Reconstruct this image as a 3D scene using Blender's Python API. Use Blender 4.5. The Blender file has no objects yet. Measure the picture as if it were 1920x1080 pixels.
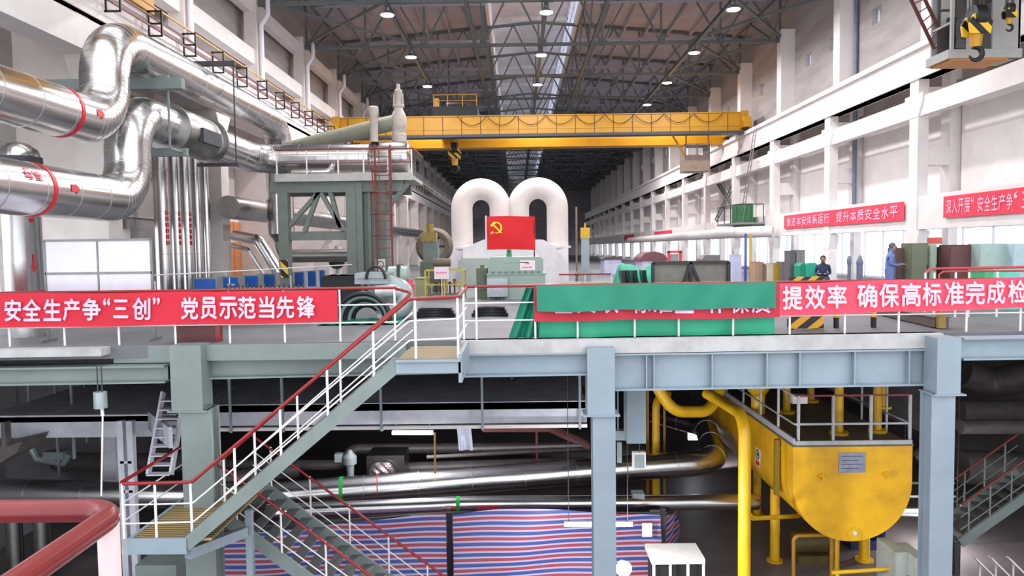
import bpy, math, random
from mathutils import Vector as V, Matrix as M
PI = math.pi
rnd = random.Random(7)
scene = bpy.context.scene
COL = scene.collection

# ---------------------------------------------------------------- camera
F = 1380.0                      # focal length in pixels of a 1920 px wide frame
EYE = V((0, 0, 1.75))
ROT = (M.Rotation(math.atan(12 / F), 3, 'Z') @ M.Rotation(PI / 2 - math.atan(75 / F), 3, 'X') @ M.Rotation(math.radians(-0.75), 3, 'Z'))
cd = bpy.data.cameras.new('camera')
cd.sensor_width = 36.0
cd.lens = 36.0 * F / 1920
cd.clip_start = 0.05
cd.clip_end = 500
cam = bpy.data.objects.new('camera', cd)
COL.objects.link(cam)
cam.matrix_world = M.Translation(EYE) @ ROT.to_4x4()
scene.camera = cam

# ---------------------------------------------------------------- daylight, exposure
world = bpy.data.worlds.new('daylight')
scene.world = world
world.use_nodes = True
nt = world.node_tree
bg = nt.nodes['Background']
bg.inputs['Color'].default_value = (0.90, 0.95, 1.0, 1)
bg.inputs['Strength'].default_value = 2.5
vs = scene.view_settings
vs.view_transform = 'Standard'
vs.look = 'None'
vs.gamma = 1.0
vs.use_curve_mapping = False
vs.exposure = 0.15
cy = scene.cycles
cy.max_bounces = 8
cy.diffuse_bounces = 5
cy.glossy_bounces = 4
cy.transparent_max_bounces = 8
cy.sample_clamp_indirect = 6.0
cy.caustics_reflective = False
cy.caustics_refractive = False
LAMP_POWER = 640.0

# ---------------------------------------------------------------- helpers
def ray(px, py):
    return ROT @ V(((px - 960) / F, (540 - py) / F, -1.0))
def at(px, py, Y):              # the point at depth Y seen at a pixel
    d = ray(px, py)
    return EYE + d * (Y / d.y)
def atz(px, py, z):             # the point at height z seen at a pixel
    d = ray(px, py)
    return EYE + d * ((z - EYE.z) / d.z)
def atx(px, py, X):
    d = ray(px, py)
    return EYE + d * (X / d.x)
def EY(x):                      # depth of the edge of the operating deck
    return 14.05 + 0.03 * x

def lin(c):
    return tuple(((x / 12.92) if x <= 0.04045 else ((x + 0.055) / 1.055) ** 2.4) for x in c)
MATS = {}
def mat(name, rgb, rough=0.6, metal=0.0, var=0.12, scale=3.0, bump=0.0, spec=0.5, srgb=True, stretch=None, emit=0, trans=0, rgb2=None):
    if name in MATS:
        return MATS[name]
    m = bpy.data.materials.new(name)
    m.use_nodes = True
    t = m.node_tree
    b = t.nodes['Principled BSDF']
    c = lin(rgb) if srgb else rgb
    b.inputs['Roughness'].default_value = rough
    b.inputs['Metallic'].default_value = metal
    b.inputs['Specular IOR Level'].default_value = spec
    if emit:
        b.inputs['Emission Color'].default_value = (*c, 1)
        b.inputs['Emission Strength'].default_value = emit
    if var or bump:
        tc = t.nodes.new('ShaderNodeTexCoord')
        mp = t.nodes.new('ShaderNodeMapping')
        t.links.new(tc.outputs['Object'], mp.inputs['Vector'])
        if stretch:
            mp.inputs['Scale'].default_value = stretch
        n = t.nodes.new('ShaderNodeTexNoise')
        n.inputs['Scale'].default_value = scale
        n.inputs['Detail'].default_value = 6
        n.inputs['Roughness'].default_value = 0.62
        t.links.new(mp.outputs['Vector'], n.inputs['Vector'])
        r = t.nodes.new('ShaderNodeValToRGB')
        d = lin(rgb2) if rgb2 else tuple(x * (1 - var * 2) for x in c)
        r.color_ramp.elements[0].position = 0.3
        r.color_ramp.elements[0].color = (*d, 1)
        r.color_ramp.elements[1].position = 0.62
        r.color_ramp.elements[1].color = (*c, 1)
        t.links.new(n.outputs['Fac'], r.inputs['Fac'])
        t.links.new(r.outputs['Color'], b.inputs['Base Color'])
        if bump:
            bp = t.nodes.new('ShaderNodeBump')
            bp.inputs['Strength'].default_value = bump
            bp.inputs['Distance'].default_value = 0.02
            t.links.new(n.outputs['Fac'], bp.inputs['Height'])
            t.links.new(bp.outputs['Normal'], b.inputs['Normal'])
    else:
        b.inputs['Base Color'].default_value = (*c, 1)
    MATS[name] = m
    return m

def stripe_mat(name, cols, period, axis='Z', rough=0.6, direction=None):
    """bands of colour repeating along an object axis (woven sheet, hazard paint, grating)"""
    m = bpy.data.materials.new(name)
    m.use_nodes = True
    t = m.node_tree
    b = t.nodes['Principled BSDF']
    b.inputs['Roughness'].default_value = rough
    tc = t.nodes.new('ShaderNodeTexCoord')
    dot = t.nodes.new('ShaderNodeVectorMath')
    dot.operation = 'DOT_PRODUCT'
    t.links.new(tc.outputs['Object'], dot.inputs[0])
    dot.inputs[1].default_value = direction or {'X': (1, 0, 0), 'Y': (0, 1, 0), 'Z': (0, 0, 1)}[axis]
    q = t.nodes.new('ShaderNodeMath')
    q.operation = 'DIVIDE'
    t.links.new(dot.outputs['Value'], q.inputs[0])
    q.inputs[1].default_value = period
    fr = t.nodes.new('ShaderNodeMath')
    fr.operation = 'FRACT'
    t.links.new(q.outputs[0], fr.inputs[0])
    r = t.nodes.new('ShaderNodeValToRGB')
    r.color_ramp.interpolation = 'CONSTANT'
    pos = 0.0
    first = True
    for c, w in cols:
        if first:
            e = r.color_ramp.elements[0]
            e.position = 0
            first = False
        elif len(r.color_ramp.elements) == 2 and r.color_ramp.elements[1].position == 1.0:
            e = r.color_ramp.elements[1]
            e.position = pos
        else:
            e = r.color_ramp.elements.new(pos)
        e.color = (*lin(c), 1)
        pos += w
    t.links.new(fr.outputs[0], r.inputs['Fac'])
    t.links.new(r.outputs['Color'], b.inputs['Base Color'])
    MATS[name] = m
    return m

def glass_mat():
    m = bpy.data.materials.new('window_glass')
    m.use_nodes = True
    t = m.node_tree
    t.nodes.remove(t.nodes['Principled BSDF'])
    a = t.nodes.new('ShaderNodeBsdfTransparent')
    a.inputs['Color'].default_value = (0.96, 0.98, 1, 1)
    g = t.nodes.new('ShaderNodeBsdfGlossy')
    g.inputs['Roughness'].default_value = 0.05
    mx = t.nodes.new('ShaderNodeMixShader')
    mx.inputs['Fac'].default_value = 0.06
    t.links.new(a.outputs[0], mx.inputs[1])
    t.links.new(g.outputs[0], mx.inputs[2])
    t.links.new(mx.outputs[0], t.nodes['Material Output'].inputs['Surface'])
    return m

class MB:
    def __init__(s):
        s.v = []
        s.f = []
    def add(s, vs, fs):
        o = len(s.v)
        s.v += [V(p) for p in vs]
        s.f += [[i + o for i in f] for f in fs]
        return s
    def box(s, x0, x1, y0, y1, z0, z1):
        vs = [(x, y, z) for z in (z0, z1) for y in (y0, y1) for x in (x0, x1)]
        return s.add(vs, [(0, 2, 3, 1), (4, 5, 7, 6), (0, 1, 5, 4), (2, 6, 7, 3), (0, 4, 6, 2), (1, 3, 7, 5)])
    def bar(s, a, b, w, h=None, up=(0, 0, 1)):
        a, b = V(a), V(b)
        h = h or w
        d = (b - a).normalized()
        u = V(up)
        if abs(d.dot(u)) > 0.98:
            u = V((0, 1, 0))
        r = d.cross(u).normalized()
        u = r.cross(d)
        vs = []
        for p in (a, b):
            for i, j in ((-1, -1), (1, -1), (1, 1), (-1, 1)):
                vs.append(p + r * (w / 2 * i) + u * (h / 2 * j))
        return s.add(vs, [(3, 2, 1, 0), (4, 5, 6, 7), (0, 1, 5, 4), (1, 2, 6, 5), (2, 3, 7, 6), (3, 0, 4, 7)])
    def ibeam(s, a, b, w, h, tf=0.03, tw=0.02):
        a, b = V(a), V(b)
        z = V((0, 0, h / 2 - tf / 2))
        s.bar(a + z, b + z, w, tf)
        s.bar(a - z, b - z, w, tf)
        return s.bar(a, b, tw, h - 2 * tf)
    def tube(s, pts, r, n=14, caps=True, radii=None, closed=False):
        pts = [V(p) for p in pts]
        k = len(pts)
        rings = []
        u = None
        for i, p in enumerate(pts):
            if closed:
                d = (pts[(i + 1) % k] - pts[i - 1]).normalized()
            else:
                d = (pts[min(i + 1, k - 1)] - pts[max(i - 1, 0)]).normalized()
            if u is None:
                u = V((0, 0, 1)) if abs(d.z) < 0.9 else V((0, 1, 0))
            u = (u - d * u.dot(d)).normalized()
            w = d.cross(u)
            rr = radii[i] if radii else r
            rings.append([p + (u * math.cos(2 * PI * j / n) + w * math.sin(2 * PI * j / n)) * rr for j in range(n)])
        vs = [q for g in rings for q in g]
        fs = []
        for i in range(k if closed else k - 1):
            i2 = (i + 1) % k
            for j in range(n):
                j2 = (j + 1) % n
                fs.append((i * n + j, i * n + j2, i2 * n + j2, i2 * n + j))
        if caps and not closed:
            fs.append(tuple(reversed(range(n))))
            fs.append(tuple((k - 1) * n + j for j in range(n)))
        return s.add(vs, fs)
    def cyl(s, a, b, r, n=16, r2=None):
        return s.tube([a, b], r, n, radii=[r, r if r2 is None else r2])
    def lathe(s, prof, c, axis='Z', n=24):
        c = V(c)
        vs = []
        for r, h in prof:
            for j in range(n):
                x, y = r * math.cos(2 * PI * j / n), r * math.sin(2 * PI * j / n)
                vs.append(c + (V((x, y, h)) if axis == 'Z' else V((x, h, y)) if axis == 'Y' else V((h, x, y))))
        fs = []
        for i in range(len(prof) - 1):
            for j in range(n):
                j2 = (j + 1) % n
                fs.append((i * n + j, i * n + j2, (i + 1) * n + j2, (i + 1) * n + j))
        fs.append(tuple(range(n)))
        fs.append(tuple((len(prof) - 1) * n + j for j in range(n)))
        return s.add(vs, fs)
    def prism(s, poly, axis, a0, a1):
        n = len(poly)
        def p(q, a):
            return V((q[0], a, q[1])) if axis == 'Y' else V((a, q[0], q[1])) if axis == 'X' else V((q[0], q[1], a))
        vs = [p(q, a0) for q in poly] + [p(q, a1) for q in poly]
        fs = [tuple(range(n)), tuple(reversed(range(n, 2 * n)))]
        fs += [(i, i + n, (i + 1) % n + n, (i + 1) % n) for i in range(n)]
        return s.add(vs, fs)
    def ball(s, c, r, n=12, sx=1, sy=1, sz=1):
        c = V(c)
        prof = [(max(1e-4, math.sin(PI * i / n)) * r, -math.cos(PI * i / n) * r) for i in range(n + 1)]
        o = len(s.v)
        s.lathe(prof, (0, 0, 0), 'Z', n * 2)
        for i in range(o, len(s.v)):
            q = s.v[i]
            s.v[i] = c + V((q.x * sx, q.y * sy, q.z * sz))
        return s
    def grid(s, fn, nu, nv, thick=None):
        """a sheet fn(u, v); with thick, a second skin offset by that vector"""
        vs = [V(fn(i / nu, j / nv)) for j in range(nv + 1) for i in range(nu + 1)]
        w = nu + 1
        fs = [(j * w + i, j * w + i + 1, (j + 1) * w + i + 1, (j + 1) * w + i) for j in range(nv) for i in range(nu)]
        if thick is not None:
            o = len(vs)
            vs += [p + V(thick) for p in vs]
            fs += [tuple(reversed([k + o for k in f])) for f in fs]
            rim = list(range(w)) + [j * w + nu for j in range(1, nv + 1)] + [nv * w + i for i in range(nu - 1, -1, -1)] + [j * w for j in range(nv - 1, 0, -1)]
            fs += [(rim[i], rim[i] + o, rim[(i + 1) % len(rim)] + o, rim[(i + 1) % len(rim)]) for i in range(len(rim))]
        return s.add(vs, fs)
    def build(s, name, m, parent=None, smooth=35, origin=None, fix=True):
        if parent is not None:
            o0 = WL[parent.name]
        elif origin is not None:
            o0 = V(origin)
        else:
            lo = V([min(p[i] for p in s.v) for i in range(3)])
            hi = V([max(p[i] for p in s.v) for i in range(3)])
            o0 = V(((lo.x + hi.x) / 2, (lo.y + hi.y) / 2, lo.z))
        me = bpy.data.meshes.new(name)
        me.from_pydata([p - o0 for p in s.v], [], s.f)
        if fix:
            import bmesh
            bm = bmesh.new()
            bm.from_mesh(me)
            bmesh.ops.recalc_face_normals(bm, faces=bm.faces)
            bm.to_mesh(me)
            bm.free()
        me.materials.append(m)
        if smooth:
            me.polygons.foreach_set('use_smooth', [True] * len(me.polygons))
            me.set_sharp_from_angle(angle=math.radians(smooth))
        ob = bpy.data.objects.new(name, me)
        COL.objects.link(ob)
        if parent is not None:
            ob.parent = parent
            ob.location = (0, 0, 0)
            WL[ob.name] = o0
        else:
            ob.location = o0
            WL[ob.name] = o0
        return ob
WL = {}
def thing(name, label, cat, loc=(0, 0, 0), group=None):
    o = bpy.data.objects.new(name, None)
    COL.objects.link(o)
    o.location = loc
    o.empty_display_size = 0.2
    WL[o.name] = V(loc)
    return tag(o, label, cat, group)
def tag(o, label, cat, group=None):
    o['label'] = label
    o['category'] = cat
    if group:
        o['group'] = group
    return o
def struct(name, mb, m, parent=None, **k):
    o = mb.build(name, m, parent, **k)
    if parent is None:
        o['kind'] = 'structure'
    return o
def sempty(name, loc):
    o = bpy.data.objects.new(name, None)
    COL.objects.link(o)
    o.location = loc
    o['kind'] = 'structure'
    WL[o.name] = V(loc)
    return o
def dup(root, delta, label=None, group=None, rotz=None):
    r = root.copy()
    COL.objects.link(r)
    r.location = root.location + V(delta)
    WL[r.name] = V(r.location)
    if rotz is not None:
        r.rotation_euler = (0, 0, rotz)
    if label:
        r['label'] = label
    if group:
        r['group'] = group
    for ch in list(root.children):
        c = ch.copy()
        COL.objects.link(c)
        c.parent = r
        for g in list(ch.children):
            d = g.copy()
            COL.objects.link(d)
            d.parent = c
    return r
def fillet(pts, rad, seg=8):
    pts = [V(p) for p in pts]
    out = [pts[0]]
    for i in range(1, len(pts) - 1):
        a, b, c = pts[i - 1], pts[i], pts[i + 1]
        d1, d2 = (a - b).normalized(), (c - b).normalized()
        ang = d1.angle(d2)
        if ang > PI - 0.02:
            out.append(b)
            continue
        t = min(rad / math.tan(ang / 2), (a - b).length * 0.49, (c - b).length * 0.49)
        r = t * math.tan(ang / 2)
        cen = b + (d1 + d2).normalized() * (r / math.sin(ang / 2))
        p, q = b + d1 * t - cen, b + d2 * t - cen
        tot = p.angle(q)
        for k in range(seg + 1):
            f = k / seg
            out.append(cen + (p * math.sin((1 - f) * tot) + q * math.sin(f * tot)) / math.sin(tot))
    out.append(pts[-1])
    return out
def rings(parent, pts, r, step, w=0.012, n=24, start=0.3):
    """thin seam bands around a pipe path every step metres, each a part of the pipe"""
    acc, nxt = 0.0, start
    for a, b in zip(pts, pts[1:]):
        L = (b - a).length
        while nxt <= acc + L and L > 1e-6:
            p = a + (b - a) * ((nxt - acc) / L)
            d = (b - a).normalized()
            MB().tube([p - d * w, p + d * w], r, n).build('cladding_seam', seam, parent, 40)
            nxt += step
        acc += L
ORD = ['first', 'second', 'third', 'fourth', 'fifth', 'sixth', 'seventh', 'eighth', 'ninth', 'tenth', 'eleventh', 'twelfth',
       'thirteenth', 'fourteenth', 'fifteenth', 'sixteenth', 'seventeenth', 'eighteenth', 'nineteenth', 'twentieth']

GLYPH = {}
def glyph(ch, off=0.022):
    """outline of a character as a filled mesh in the unit square, thickened by shifted copies"""
    if (ch, off) not in GLYPH:
        c = bpy.data.curves.new('glyph', 'FONT')
        c.body = ch
        c.resolution_u = 2
        o = bpy.data.objects.new('glyph', c)
        COL.objects.link(o)
        dg = bpy.context.evaluated_depsgraph_get()
        me = bpy.data.meshes.new_from_object(o.evaluated_get(dg))
        vs = [p.co.copy() for p in me.vertices]
        fs = [tuple(p.vertices) for p in me.polygons]
        bpy.data.objects.remove(o)
        bpy.data.curves.remove(c)
        bpy.data.meshes.remove(me)
        x0, x1 = min(p.x for p in vs), max(p.x for p in vs)
        y0, y1 = min(p.y for p in vs), max(p.y for p in vs)
        av, af = [], []
        for k, (dx, dy) in enumerate(((off, 0), (-off, 0), (0, off), (0, -off))):
            n = len(av)
            av += [((p.x + dx - x0) / (x1 - x0), (p.y + dy - y0) / (y1 - y0), k * .0012) for p in vs]
            af += [tuple(i + n for i in f) for f in fs]
        GLYPH[(ch, off)] = (av, af)
    return GLYPH[(ch, off)]
def letter(mb, ch, o, ux, uy, off=0.022):
    """one character in the box at o spanned by ux and uy"""
    vs, fs = glyph(ch, off)
    o, ux, uy = V(o), V(ux), V(uy)
    nz = ux.cross(uy).normalized()
    return mb.add([o + ux * a + uy * b + nz * c for a, b, c in vs], fs)

# ---------------------------------------------------------------- materials
white = mat('white_concrete', (0.93, 0.90, 0.89), 0.8, var=0.05, scale=1.2, bump=0.1)
plaster = mat('pale_plaster', (0.88, 0.84, 0.82), 0.85, var=0.08, scale=0.9, bump=0.1)
panel = mat('grey_wall_panel', (0.70, 0.67, 0.66), 0.85, var=0.14, scale=0.8, bump=0.15, stretch=(0.4, 0.4, 2.0))
panel_dark = mat('dull_wall_panel', (0.60, 0.58, 0.60), 0.9, var=0.15, scale=0.8, stretch=(0.4, 0.4, 2.0))
roofc = mat('roof_slab_concrete', (0.67, 0.66, 0.71), 0.9, var=0.1, scale=0.7)
deckc = mat('deck_concrete', (0.43, 0.43, 0.45), 0.55, var=0.15, scale=0.9, bump=0.1)
edgec = mat('slab_edge_concrete', (0.71, 0.70, 0.70), 0.85, var=0.14, scale=2.5, bump=0.4)
groundc = mat('ground_concrete', (0.44, 0.40, 0.41), 0.5, var=0.15, scale=0.6)
mezz = mat('mezzanine_concrete', (0.84, 0.84, 0.88), 0.85, var=0.15, scale=1.4, bump=0.2)
dark = mat('dark_steel', (0.24, 0.24, 0.26), 0.6, var=0.15, scale=4)
truss_m = mat('truss_paint', (0.40, 0.43, 0.43), 0.6, var=0.12, scale=5)
blue_grey = mat('blue_grey_paint', (0.54, 0.59, 0.63), 0.5, var=0.08, scale=1.5)
green_grey = mat('green_grey_paint', (0.47, 0.51, 0.50), 0.5, var=0.10, scale=1.5)
steel_w = mat('white_paint', (0.90, 0.88, 0.87), 0.45, var=0.06, scale=6)
red = mat('red_paint', (0.55, 0.10, 0.11), 0.35, var=0.1, scale=6)
redbrown = mat('rust_red_paint', (0.48, 0.20, 0.17), 0.5, var=0.2, scale=6)
yellow = mat('yellow_paint', (0.88, 0.68, 0.10), 0.4, var=0.10, scale=2)
crane_y = mat('crane_yellow', (0.78, 0.56, 0.07), 0.45, var=0.08, scale=1)
black = mat('black_paint', (0.09, 0.09, 0.10), 0.5, var=0.1, scale=5)
silver = mat('aluminium_cladding', (0.80, 0.79, 0.79), 0.23, 1.0, var=0.06, scale=1.5, bump=0.05)
silver_d = mat('dull_aluminium', (0.62, 0.61, 0.60), 0.34, 1.0, var=0.12, scale=2, bump=0.08)
seam = mat('cladding_seam', (0.70, 0.69, 0.68), 0.35, 1.0, var=0)
redband = mat('red_marking', (0.80, 0.10, 0.16), 0.45, var=0)
glass = glass_mat()
# ================================================================ THE HALL
BAYS = [28.2 + 7.8 * k for k in range(-1, 17)]       # depth of the columns
YEND = 164.0
# ---- floors
struct('floor', MB().box(-30, 30, -7, YEND, -7.2, -7.0), groundc)
deck = MB()
deck.add([(-13.5, EY(-13.5), 0), (16.7, EY(16.7), 0), (16.7, YEND, 0), (-13.5, YEND, 0),
          (-13.5, EY(-13.5), -.25), (16.7, EY(16.7), -.25), (16.7, YEND, -.25), (-13.5, YEND, -.25)],
         [(0, 1, 2, 3), (7, 6, 5, 4), (0, 4, 5, 1), (1, 5, 6, 2), (2, 6, 7, 3), (3, 7, 4, 0)])
struct('floor_deck', deck, deckc)
struct('floor_gallery', MB().box(-3.3, 1.2, -1.5, 1.62, -0.1, 0.12), deckc)
# ---- right wall
rw = MB().box(16.6, 16.9, 10, YEND, 3.45, 11.6).box(16.2, 16.6, 10, YEND, 9.3, 11.6)
YS = [10.0] + BAYS + [YEND]
opens = []
for y in BAYS[:-1]:
    for c in (2.3, 5.5):
        opens.append((y + c - 0.45, y + c + 0.45))
prev = 10.0
for a, b in opens:
    rw.box(16.2, 16.9, prev, a, 11.6, 12.3)
    prev = b
rw.box(16.2, 16.9, prev, YEND, 11.6, 12.3).box(16.2, 16.9, 10, YEND, 12.3, 16.3)
rw.box(16.6, 16.9, 10, YEND, 0, 0.15)
wall_right = struct('wall_right', rw, panel)
struct('wall_right_lower', MB().box(18.5, 18.7, 6, YEND, -7, -0.3).box(16.7, 18.7, 6, YEND, -.3, -.1), panel_dark)
bp = MB()
pl = MB()
for y in BAYS[:-1]:
    bp.box(16.52, 16.6, y + .5, y + 7.3, 3.6, 7.2)
struct('plaster_panel', bp, white, wall_right)
for y in BAYS:
    c = MB()
    c.box(15.0, 15.4, y - .3, y + .3, 0, 7.9)
    c.prism([(y - .3, 6.45), (y - .62, 7.05), (y - .62, 7.3), (y + .62, 7.3), (y + .62, 7.05), (y + .3, 6.45)], 'X', 14.98, 15.42)
    c.prism([(y - .3, 1.5), (y - .5, 2.2), (y + .5, 2.2), (y + .3, 1.5)], 'X', 14.99, 15.41)
    c.box(16.25, 16.6, y - .2, y + .2, 0, 3.5).box(16.2, 16.6, y - .3, y + .3, 3.5, 9.3)
    for z in (2.9, 5.0, 7.2):
        c.box(15.4, 16.2, y - .25, y + .25, z - .35, z + .35)
    c.box(15.4, 16.2, y - .35, y + .35, 9.1, 14.2)
    struct('column', c, white, wall_right)
cb = MB().box(14.85, 15.65, 14, YEND, 8.92, 9.12).box(15.0, 15.5, 14, YEND, 7.83, 8.92).box(14.93, 15.55, 14, YEND, 7.83, 8.15)
struct('crane_beam', cb, white, wall_right)
struct('crane_rail', MB().box(15.18, 15.32, 14, YEND, 9.12, 9.27), mat('rail_steel', (0.55, 0.5, 0.46), 0.5, 0.3), wall_right)
tb = MB().box(15.05, 15.4, 14, YEND, 6.47, 7.17)
tb.box(15.05, 15.4, 10, YEND, 2.25, 3.5)
struct('tie_beam', tb, white, wall_right)
cv = MB()
for y in BAYS[:-1]:
    cv.box(16.35, 16.58, y + .4, y + 7.4, 7.3, 7.75)
struct('duct_ledge', cv, mat('ledge_ochre', (0.62, 0.55, 0.48), 0.8), wall_right)
win_frame = mat('window_frame_paint', (0.86, 0.88, 0.95), 0.5, var=0.03)
for i, y in enumerate(BAYS[:-1]):
    w = sempty('window_%d' % (i + 1), (16.75, y + 3.9, 0.35))
    fr = MB()
    for k in range(5):
        yy = y + .35 + k * 1.775
        fr.box(16.7, 16.76, yy - .03, yy + .03, .15, 3.45)
    for z in (.2, 2.3, 3.4):
        fr.box(16.7, 16.76, y + .3, y + 7.5, z - .03, z + .03)
    fr.build('window_frame', win_frame, w)
    MB().box(16.745, 16.755, y + .3, y + 7.5, .15, 3.45).build('pane', glass, w)
n = len(BAYS)
for a, b in opens:
    n += 1
    w = sempty('window_%d' % n, (16.5, (a + b) / 2, 11.6))
    MB().box(16.45, 16.52, a, a + .06, 11.6, 12.3).box(16.45, 16.52, b - .06, b, 11.6, 12.3).box(16.45, 16.52, (a + b) / 2 - .03, (a + b) / 2 + .03, 11.6, 12.3).build('window_frame', win_frame, w)
    MB().box(16.5, 16.51, a, b, 11.6, 12.3).build('pane', glass, w)

# ---- left wall
lw = MB().box(-13.9, -13.6, 10, YEND, 3.6, 10.0).box(-13.9, -13.3, 10, YEND, 10.75, 16.3)
prev = 10
for y in BAYS[:-1]:
    lw.box(-13.9, -13.6, y - .8, y + .8, 10.0, 10.75)
    lw.box(-13.9, -13.6, y - .8, y + 2.2, 0, 3.6)
    lw.box(-13.9, -13.6, y + 5.4, y + 7.0, 0, 3.6)
    lw.box(-13.9, -13.6, y + 2.2, y + 5.4, 2.6, 3.6)
wall_left = struct('wall_left', lw, panel)
struct('wall_left_lower', MB().box(-15.7, -15.5, 6, YEND, -7, -0.3).box(-15.7, -13.5, 6, YEND, -.3, -.1), panel_dark)
lp = MB()
for y in BAYS[:-1]:
    lp.box(-13.62, -13.55, y + .6, y + 7.2, 3.0, 5.2)
struct('plaster_panel', lp, plaster, wall_left)
for y in BAYS:
    c = MB()
    c.box(-11.95, -11.15, y - .36, y + .36, 0, 7.05)
    c.prism([(y - .36, 6.4), (y - .65, 6.9), (y - .65, 7.05), (y + .65, 7.05), (y + .65, 6.9), (y + .36, 6.4)], 'X', -11.97, -11.13)
    c.box(-13.6, -11.95, y - .3, y + .3, 0, 9.2)
    c.box(-12.95, -12.35, y - .33, y + .33, 9.2, 14.2)
    c.box(-12.3, -11.8, y - .3, y + .3, 7.2, 8.3)
    struct('column', c, plaster, wall_left)
cb = MB().box(-12.5, -11.5, 10, YEND, 9.05, 9.25).box(-12.3, -11.6, 10, YEND, 8.25, 9.05).box(-12.35, -11.55, 10, YEND, 8.25, 8.5)
struct('crane_beam', cb, white, wall_left)
struct('tie_beam', MB().box(-12.0, -11.2, 10, YEND, 7.05, 7.9), white, wall_left)
tb = MB().box(-13.0, -12.5, 10, YEND, 10.7, 11.4).box(-13.0, -12.6, 10, YEND, 13.2, 13.9)
struct('upper_beam', tb, white, wall_left)
dp = mat('drainpipe_white', (0.90, 0.89, 0.92), 0.4, var=0.03)
for i, y in enumerate(BAYS[1:9]):
    p = fillet([(-12.2, y - .1, 9.3), (-12.2, y - .1, 12.6), (-11.85, y - .1, 13.1), (-11.85, y - .1, 13.9)], .15, 4)
    o = MB().tube(p, .11, 10).build('drainpipe', dp, smooth=50)
    tag(o, 'white rainwater pipe down the upper left wall, %s column from the camera' % ORD[i], 'pipe', 'rainwater pipes on the upper left wall')
o = MB().cyl((16.08, 35.45, 2.6), (16.08, 35.45, 14.0), .1, 12).build('drainpipe', mat('downpipe_blue_grey', (0.42, 0.46, 0.52), 0.45), smooth=50)
tag(o, 'blue grey upright pipe beside a column of the upper right wall', 'pipe')
# doors on the left wall: orange lit doorway
struct('wall_end', MB().box(-14, 17, YEND, YEND + .3, -7, 20).box(-14, 17, YEND - .1, YEND, 3, 3.4).box(-14, 17, YEND - .1, YEND, 8, 8.5), panel_dark)
# ---- roof
def topz(x):
    return 16.0 + 1.25 * (1 - abs(x - 1.6) / 13.8)
rf = MB()
RX = [-13.6, -1.8, 4.2, 16.9]
R0 = 21.0
for xa, xb in ((-13.6, -1.8), (4.2, 16.9)):
    za, zb = topz(xa) + .12, topz(xb) + .12
    rf.prism([(xa, za), (xb, zb), (xb, zb + .1), (xa, za + .1)], 'Y', R0, YEND)
    k = math.ceil(xa / 1.5)
    while k * 1.5 < xb - .1:
        x = k * 1.5
        z = topz(x) + .12
        rf.prism([(x - .1, z + .02), (x + .1, z + .02), (x + .06, z - .28), (x - .06, z - .28)], 'Y', R0, YEND)
        k += 1
for y in BAYS[1:]:
    rf.box(-13.6, -1.8, y - .06, y + .06, 15.9, 16.1)
    rf.box(4.2, 16.9, y - .06, y + .06, 15.9, 16.1)
ceiling = struct('ceiling', rf, roofc)
mon = MB().box(-2.1, 4.5, R0, YEND, 20.0, 20.15)
for x in (-1.8, 4.2):
    mon.box(x - .1, x + .1, R0, YEND, 17.0, 17.5)
    mon.box(x - .1, x + .1, R0, YEND, 19.85, 20.0)
for y in BAYS[1:]:
    mon.box(-1.9, 4.3, y - .1, y + .1, 19.7, 20.0).box(-1.9, -1.7, y - .1, y + .1, 17, 20).box(4.1, 4.3, y - .1, y + .1, 17, 20)
for y in BAYS[1:]:
    mon.box(-1.9, -1.75, y - 3.9, y + 1.2, 17.5, 19.85)
struct('monitor_roof', mon, mat('monitor_concrete', (0.93, 0.90, 0.90), 0.85, var=0.1, scale=.8), ceiling)
w = sempty('window_%d' % (n + 1), (4.2, 90, 17.9))
fr = MB()
y = R0
while y < YEND:
    fr.box(4.12, 4.28, y, y + .08, 17.5, 19.85)
    y += 1.56
fr.box(4.12, 4.28, R0, YEND, 18.7, 18.78).build('window_frame', win_frame, w)
MB().box(4.19, 4.21, R0, YEND, 17.5, 19.85).build('pane', glass, w)
w = sempty('window_%d' % (n + 2), (-1.8, 90, 17.5))
fr = MB()
for y in BAYS[1:-1]:
    for k in range(3):
        fr.box(-1.88, -1.78, y + 1.2 + k * .9, y + 1.26 + k * .9, 17.5, 19.85)
fr.build('window_frame', win_frame, w)
MB().box(-1.84, -1.82, R0, YEND, 17.5, 19.85).build('pane', glass, w)
# ---- trusses
TY = BAYS[2:]
XS = [-12.25 + 27.7 / 8 * k for k in range(9)]
def zb_(x):
    return 13.62
t0 = thing('roof_truss', 'grey steel roof truss carrying the lamps nearest the camera', 'truss', (1.6, TY[0], 13.5), 'roof trusses across the hall')
y = TY[0]
MB().bar((-12.35, y, 13.62), (15.6, y, 13.62), .2, .16).build('bottom_chord', truss_m, t0, 0)
MB().bar((-12.35, y, topz(-12.35)), (1.6, y, topz(1.6)), .2, .16).bar((1.6, y, topz(1.6)), (15.6, y, topz(15.6)), .2, .16).build('top_chord', truss_m, t0, 0)
wb = MB()
for i, x in enumerate(XS):
    wb.bar((x, y, 13.62), (x, y, topz(x)), .11)
    if i < 8:
        a, b = (x, 13.62, topz(x)), (XS[i + 1], 13.62, topz(XS[i + 1]))
        xm = (a[0] + b[0]) / 2
        zm = topz(xm)
        wb.bar((a[0], y, a[1]), (xm, y, zm), .10)
        wb.bar((xm, y, zm), (b[0], y, b[1]), .10)
wb.build('web', truss_m, t0, 0)
for x in XS:
    MB().box(x - .22, x + .22, y - .03, y + .03, 13.5, 13.85).build('gusset_plate', truss_m, t0, 0)
trusses = [t0]
for i, y in enumerate(TY[1:]):
    trusses.append(dup(t0, (0, y - TY[0], 0), 'grey steel roof truss across the hall, %s from the camera' % ORD[i + 1], 'roof trusses across the hall'))
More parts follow.
